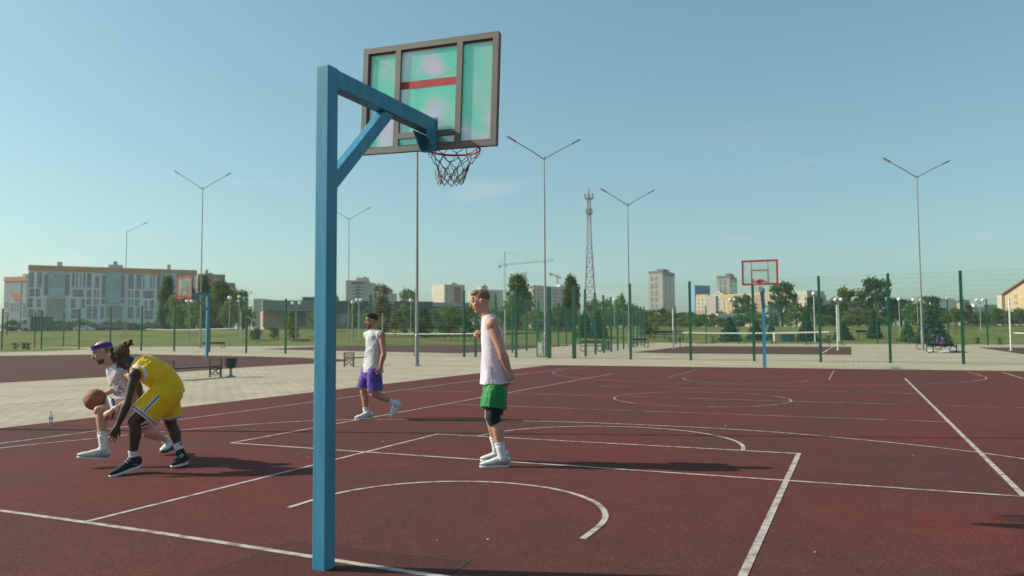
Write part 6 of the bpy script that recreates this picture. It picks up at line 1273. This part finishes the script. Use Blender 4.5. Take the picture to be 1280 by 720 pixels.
for i in range(26):
    d = V((rr_.gauss(0, 1), rr_.gauss(0, 1), rr_.gauss(0, 1))).normalized(); e_ = knot+d*rr_.uniform(.035, .062); b.tube([knot, knot+d*.03+V((0, 0, .01)), e_+V((rr_.gauss(0, .012), rr_.gauss(0, .012), rr_.gauss(0, .012)))], [.016, .013, .009], 6, round_ends=True)
bake(b, 'hair', M_dread, t, .006, 2, folds(.004, 60, 60))
T = [(P(213.5, 496, .42), .190, .150), (P(209, 484, .41), .200, .158), (P(200, 471, .40), .196, .155), (P(187, 462, .39), .194, .148), (P(177, 458, .385), .182, .126), (P(168.5, 456, .38), .115, .092)]
b = MB(); b.tube([q for q, _, _ in T], [(a, c) for _, a, c in T], 26, side=SL)
nb = P(166, 455.5, .37); nd = (P(176, 460, .38)-nb).normalized()
def yt(c, n):
    if (c-nb).dot(nd) < .030: return 1
    r_ = (c-(shl+SL*.02)).length
    return 1 if .098 < r_ < .122 and (c-shl).dot(SL) > -.10 else 0
bake(b, 'jersey', [M_yelj, M_trim], t, .007, 4, lambda p: folds(.013, 9, 8, 1)(V((p.x+p.z*.7, p.y, p.z-p.x*.5)))+.006*mnoise.noise((p.x*30, p.y*10, p.z*22)), yt)
hl2, hr2 = P(178.5, 521.5, .19), P(213, 522.5, .57); dl, dr_ = (hl2-hl).normalized(), (hr2-hr).normalized()
b = MB(); b.tube([P(207, 484, .41), P(209, 492, .42)], [(.185, .165), (.185, .165)], 20, side=SL, round_ends=True); b.tube([hl-dl*.13, hl, lp(hl, hl2, .55), hl2], [(.11, .12), (.155, .160), (.150, .158), (.142, .154)], 20, side=SL); b.tube([hr-dr_*.11, hr, lp(hr, hr2, .6), hr2], [(.10, .11), (.130, .134), (.115, .122), (.112, .116)], 20, side=SL)
def ytr(c, n):
    q1, q2 = (c-hl2).dot(dl), (c-hr2).dot(dr_); ra = c-hl-dl*(c-hl).dot(dl); v = ra.normalized(); near = ra.length < .20 and (c-hl).dot(dl) > .02; fr_ = v.dot(axes(dl, SL)[0])
    if near and q1 > -.038: return 2 if -.026 < q1 < -.014 else 1
    if (c-hr2).length < .19 and q2 > -.03 and not near: return 2 if -.018 < q2 < -.008 else 1
    if near and v.dot(SL) > .45:
        w = v.dot(dl.cross(SL).normalized())
        if abs(w-.35) < .12: return 2 if abs(w-.35) < .04 else 1
    return 0
bake(b, 'shorts', [M_yelj, M_trim, M_navy], t, .0065, 4, lambda p: folds(.011, 9, 6, 6)(V((p.x-p.z*.5, p.y, p.z))), ytr)
sock(t, kl, al, .14, 1.12); sock(t, kr, ar, .26, 1.05)
shoe(t, P(176, 583, .26), P(137.5, 597, -.03), al, M_bshoe, M_sole, .9, None, M_white, None); shoe(t, P(232.5, 580, .66), P(215, 584.5, .44), ar, M_bshoe, M_sole, .9, None, M_white, None)
# ================================================================== HAZE over the whole place
hb = MB(); hb.box((0, 0, 34), (1500, 1500, 71))
hz_ = hb.build('haze', None, None)
mh = bpy.data.materials.new('haze_air'); mh.use_nodes = True; th = mh.node_tree; th.nodes.clear()
ho = N('ShaderNodeOutputMaterial', th); hv = N('ShaderNodeVolumePrincipled', th); hv.inputs['Color'].default_value = (.93, .97, 1, 1); hv.inputs['Density'].default_value = 0.00030; hv.inputs['Anisotropy'].default_value = 0.2
th.links.new(hv.outputs[0], ho.inputs['Volume']); hz_.data.materials.clear(); hz_.data.materials.append(mh); hz_['kind'] = 'stuff'; hz_['label'] = 'thin pale summer haze hanging over the courts and the town'
sc.cycles.volume_bounces = 0
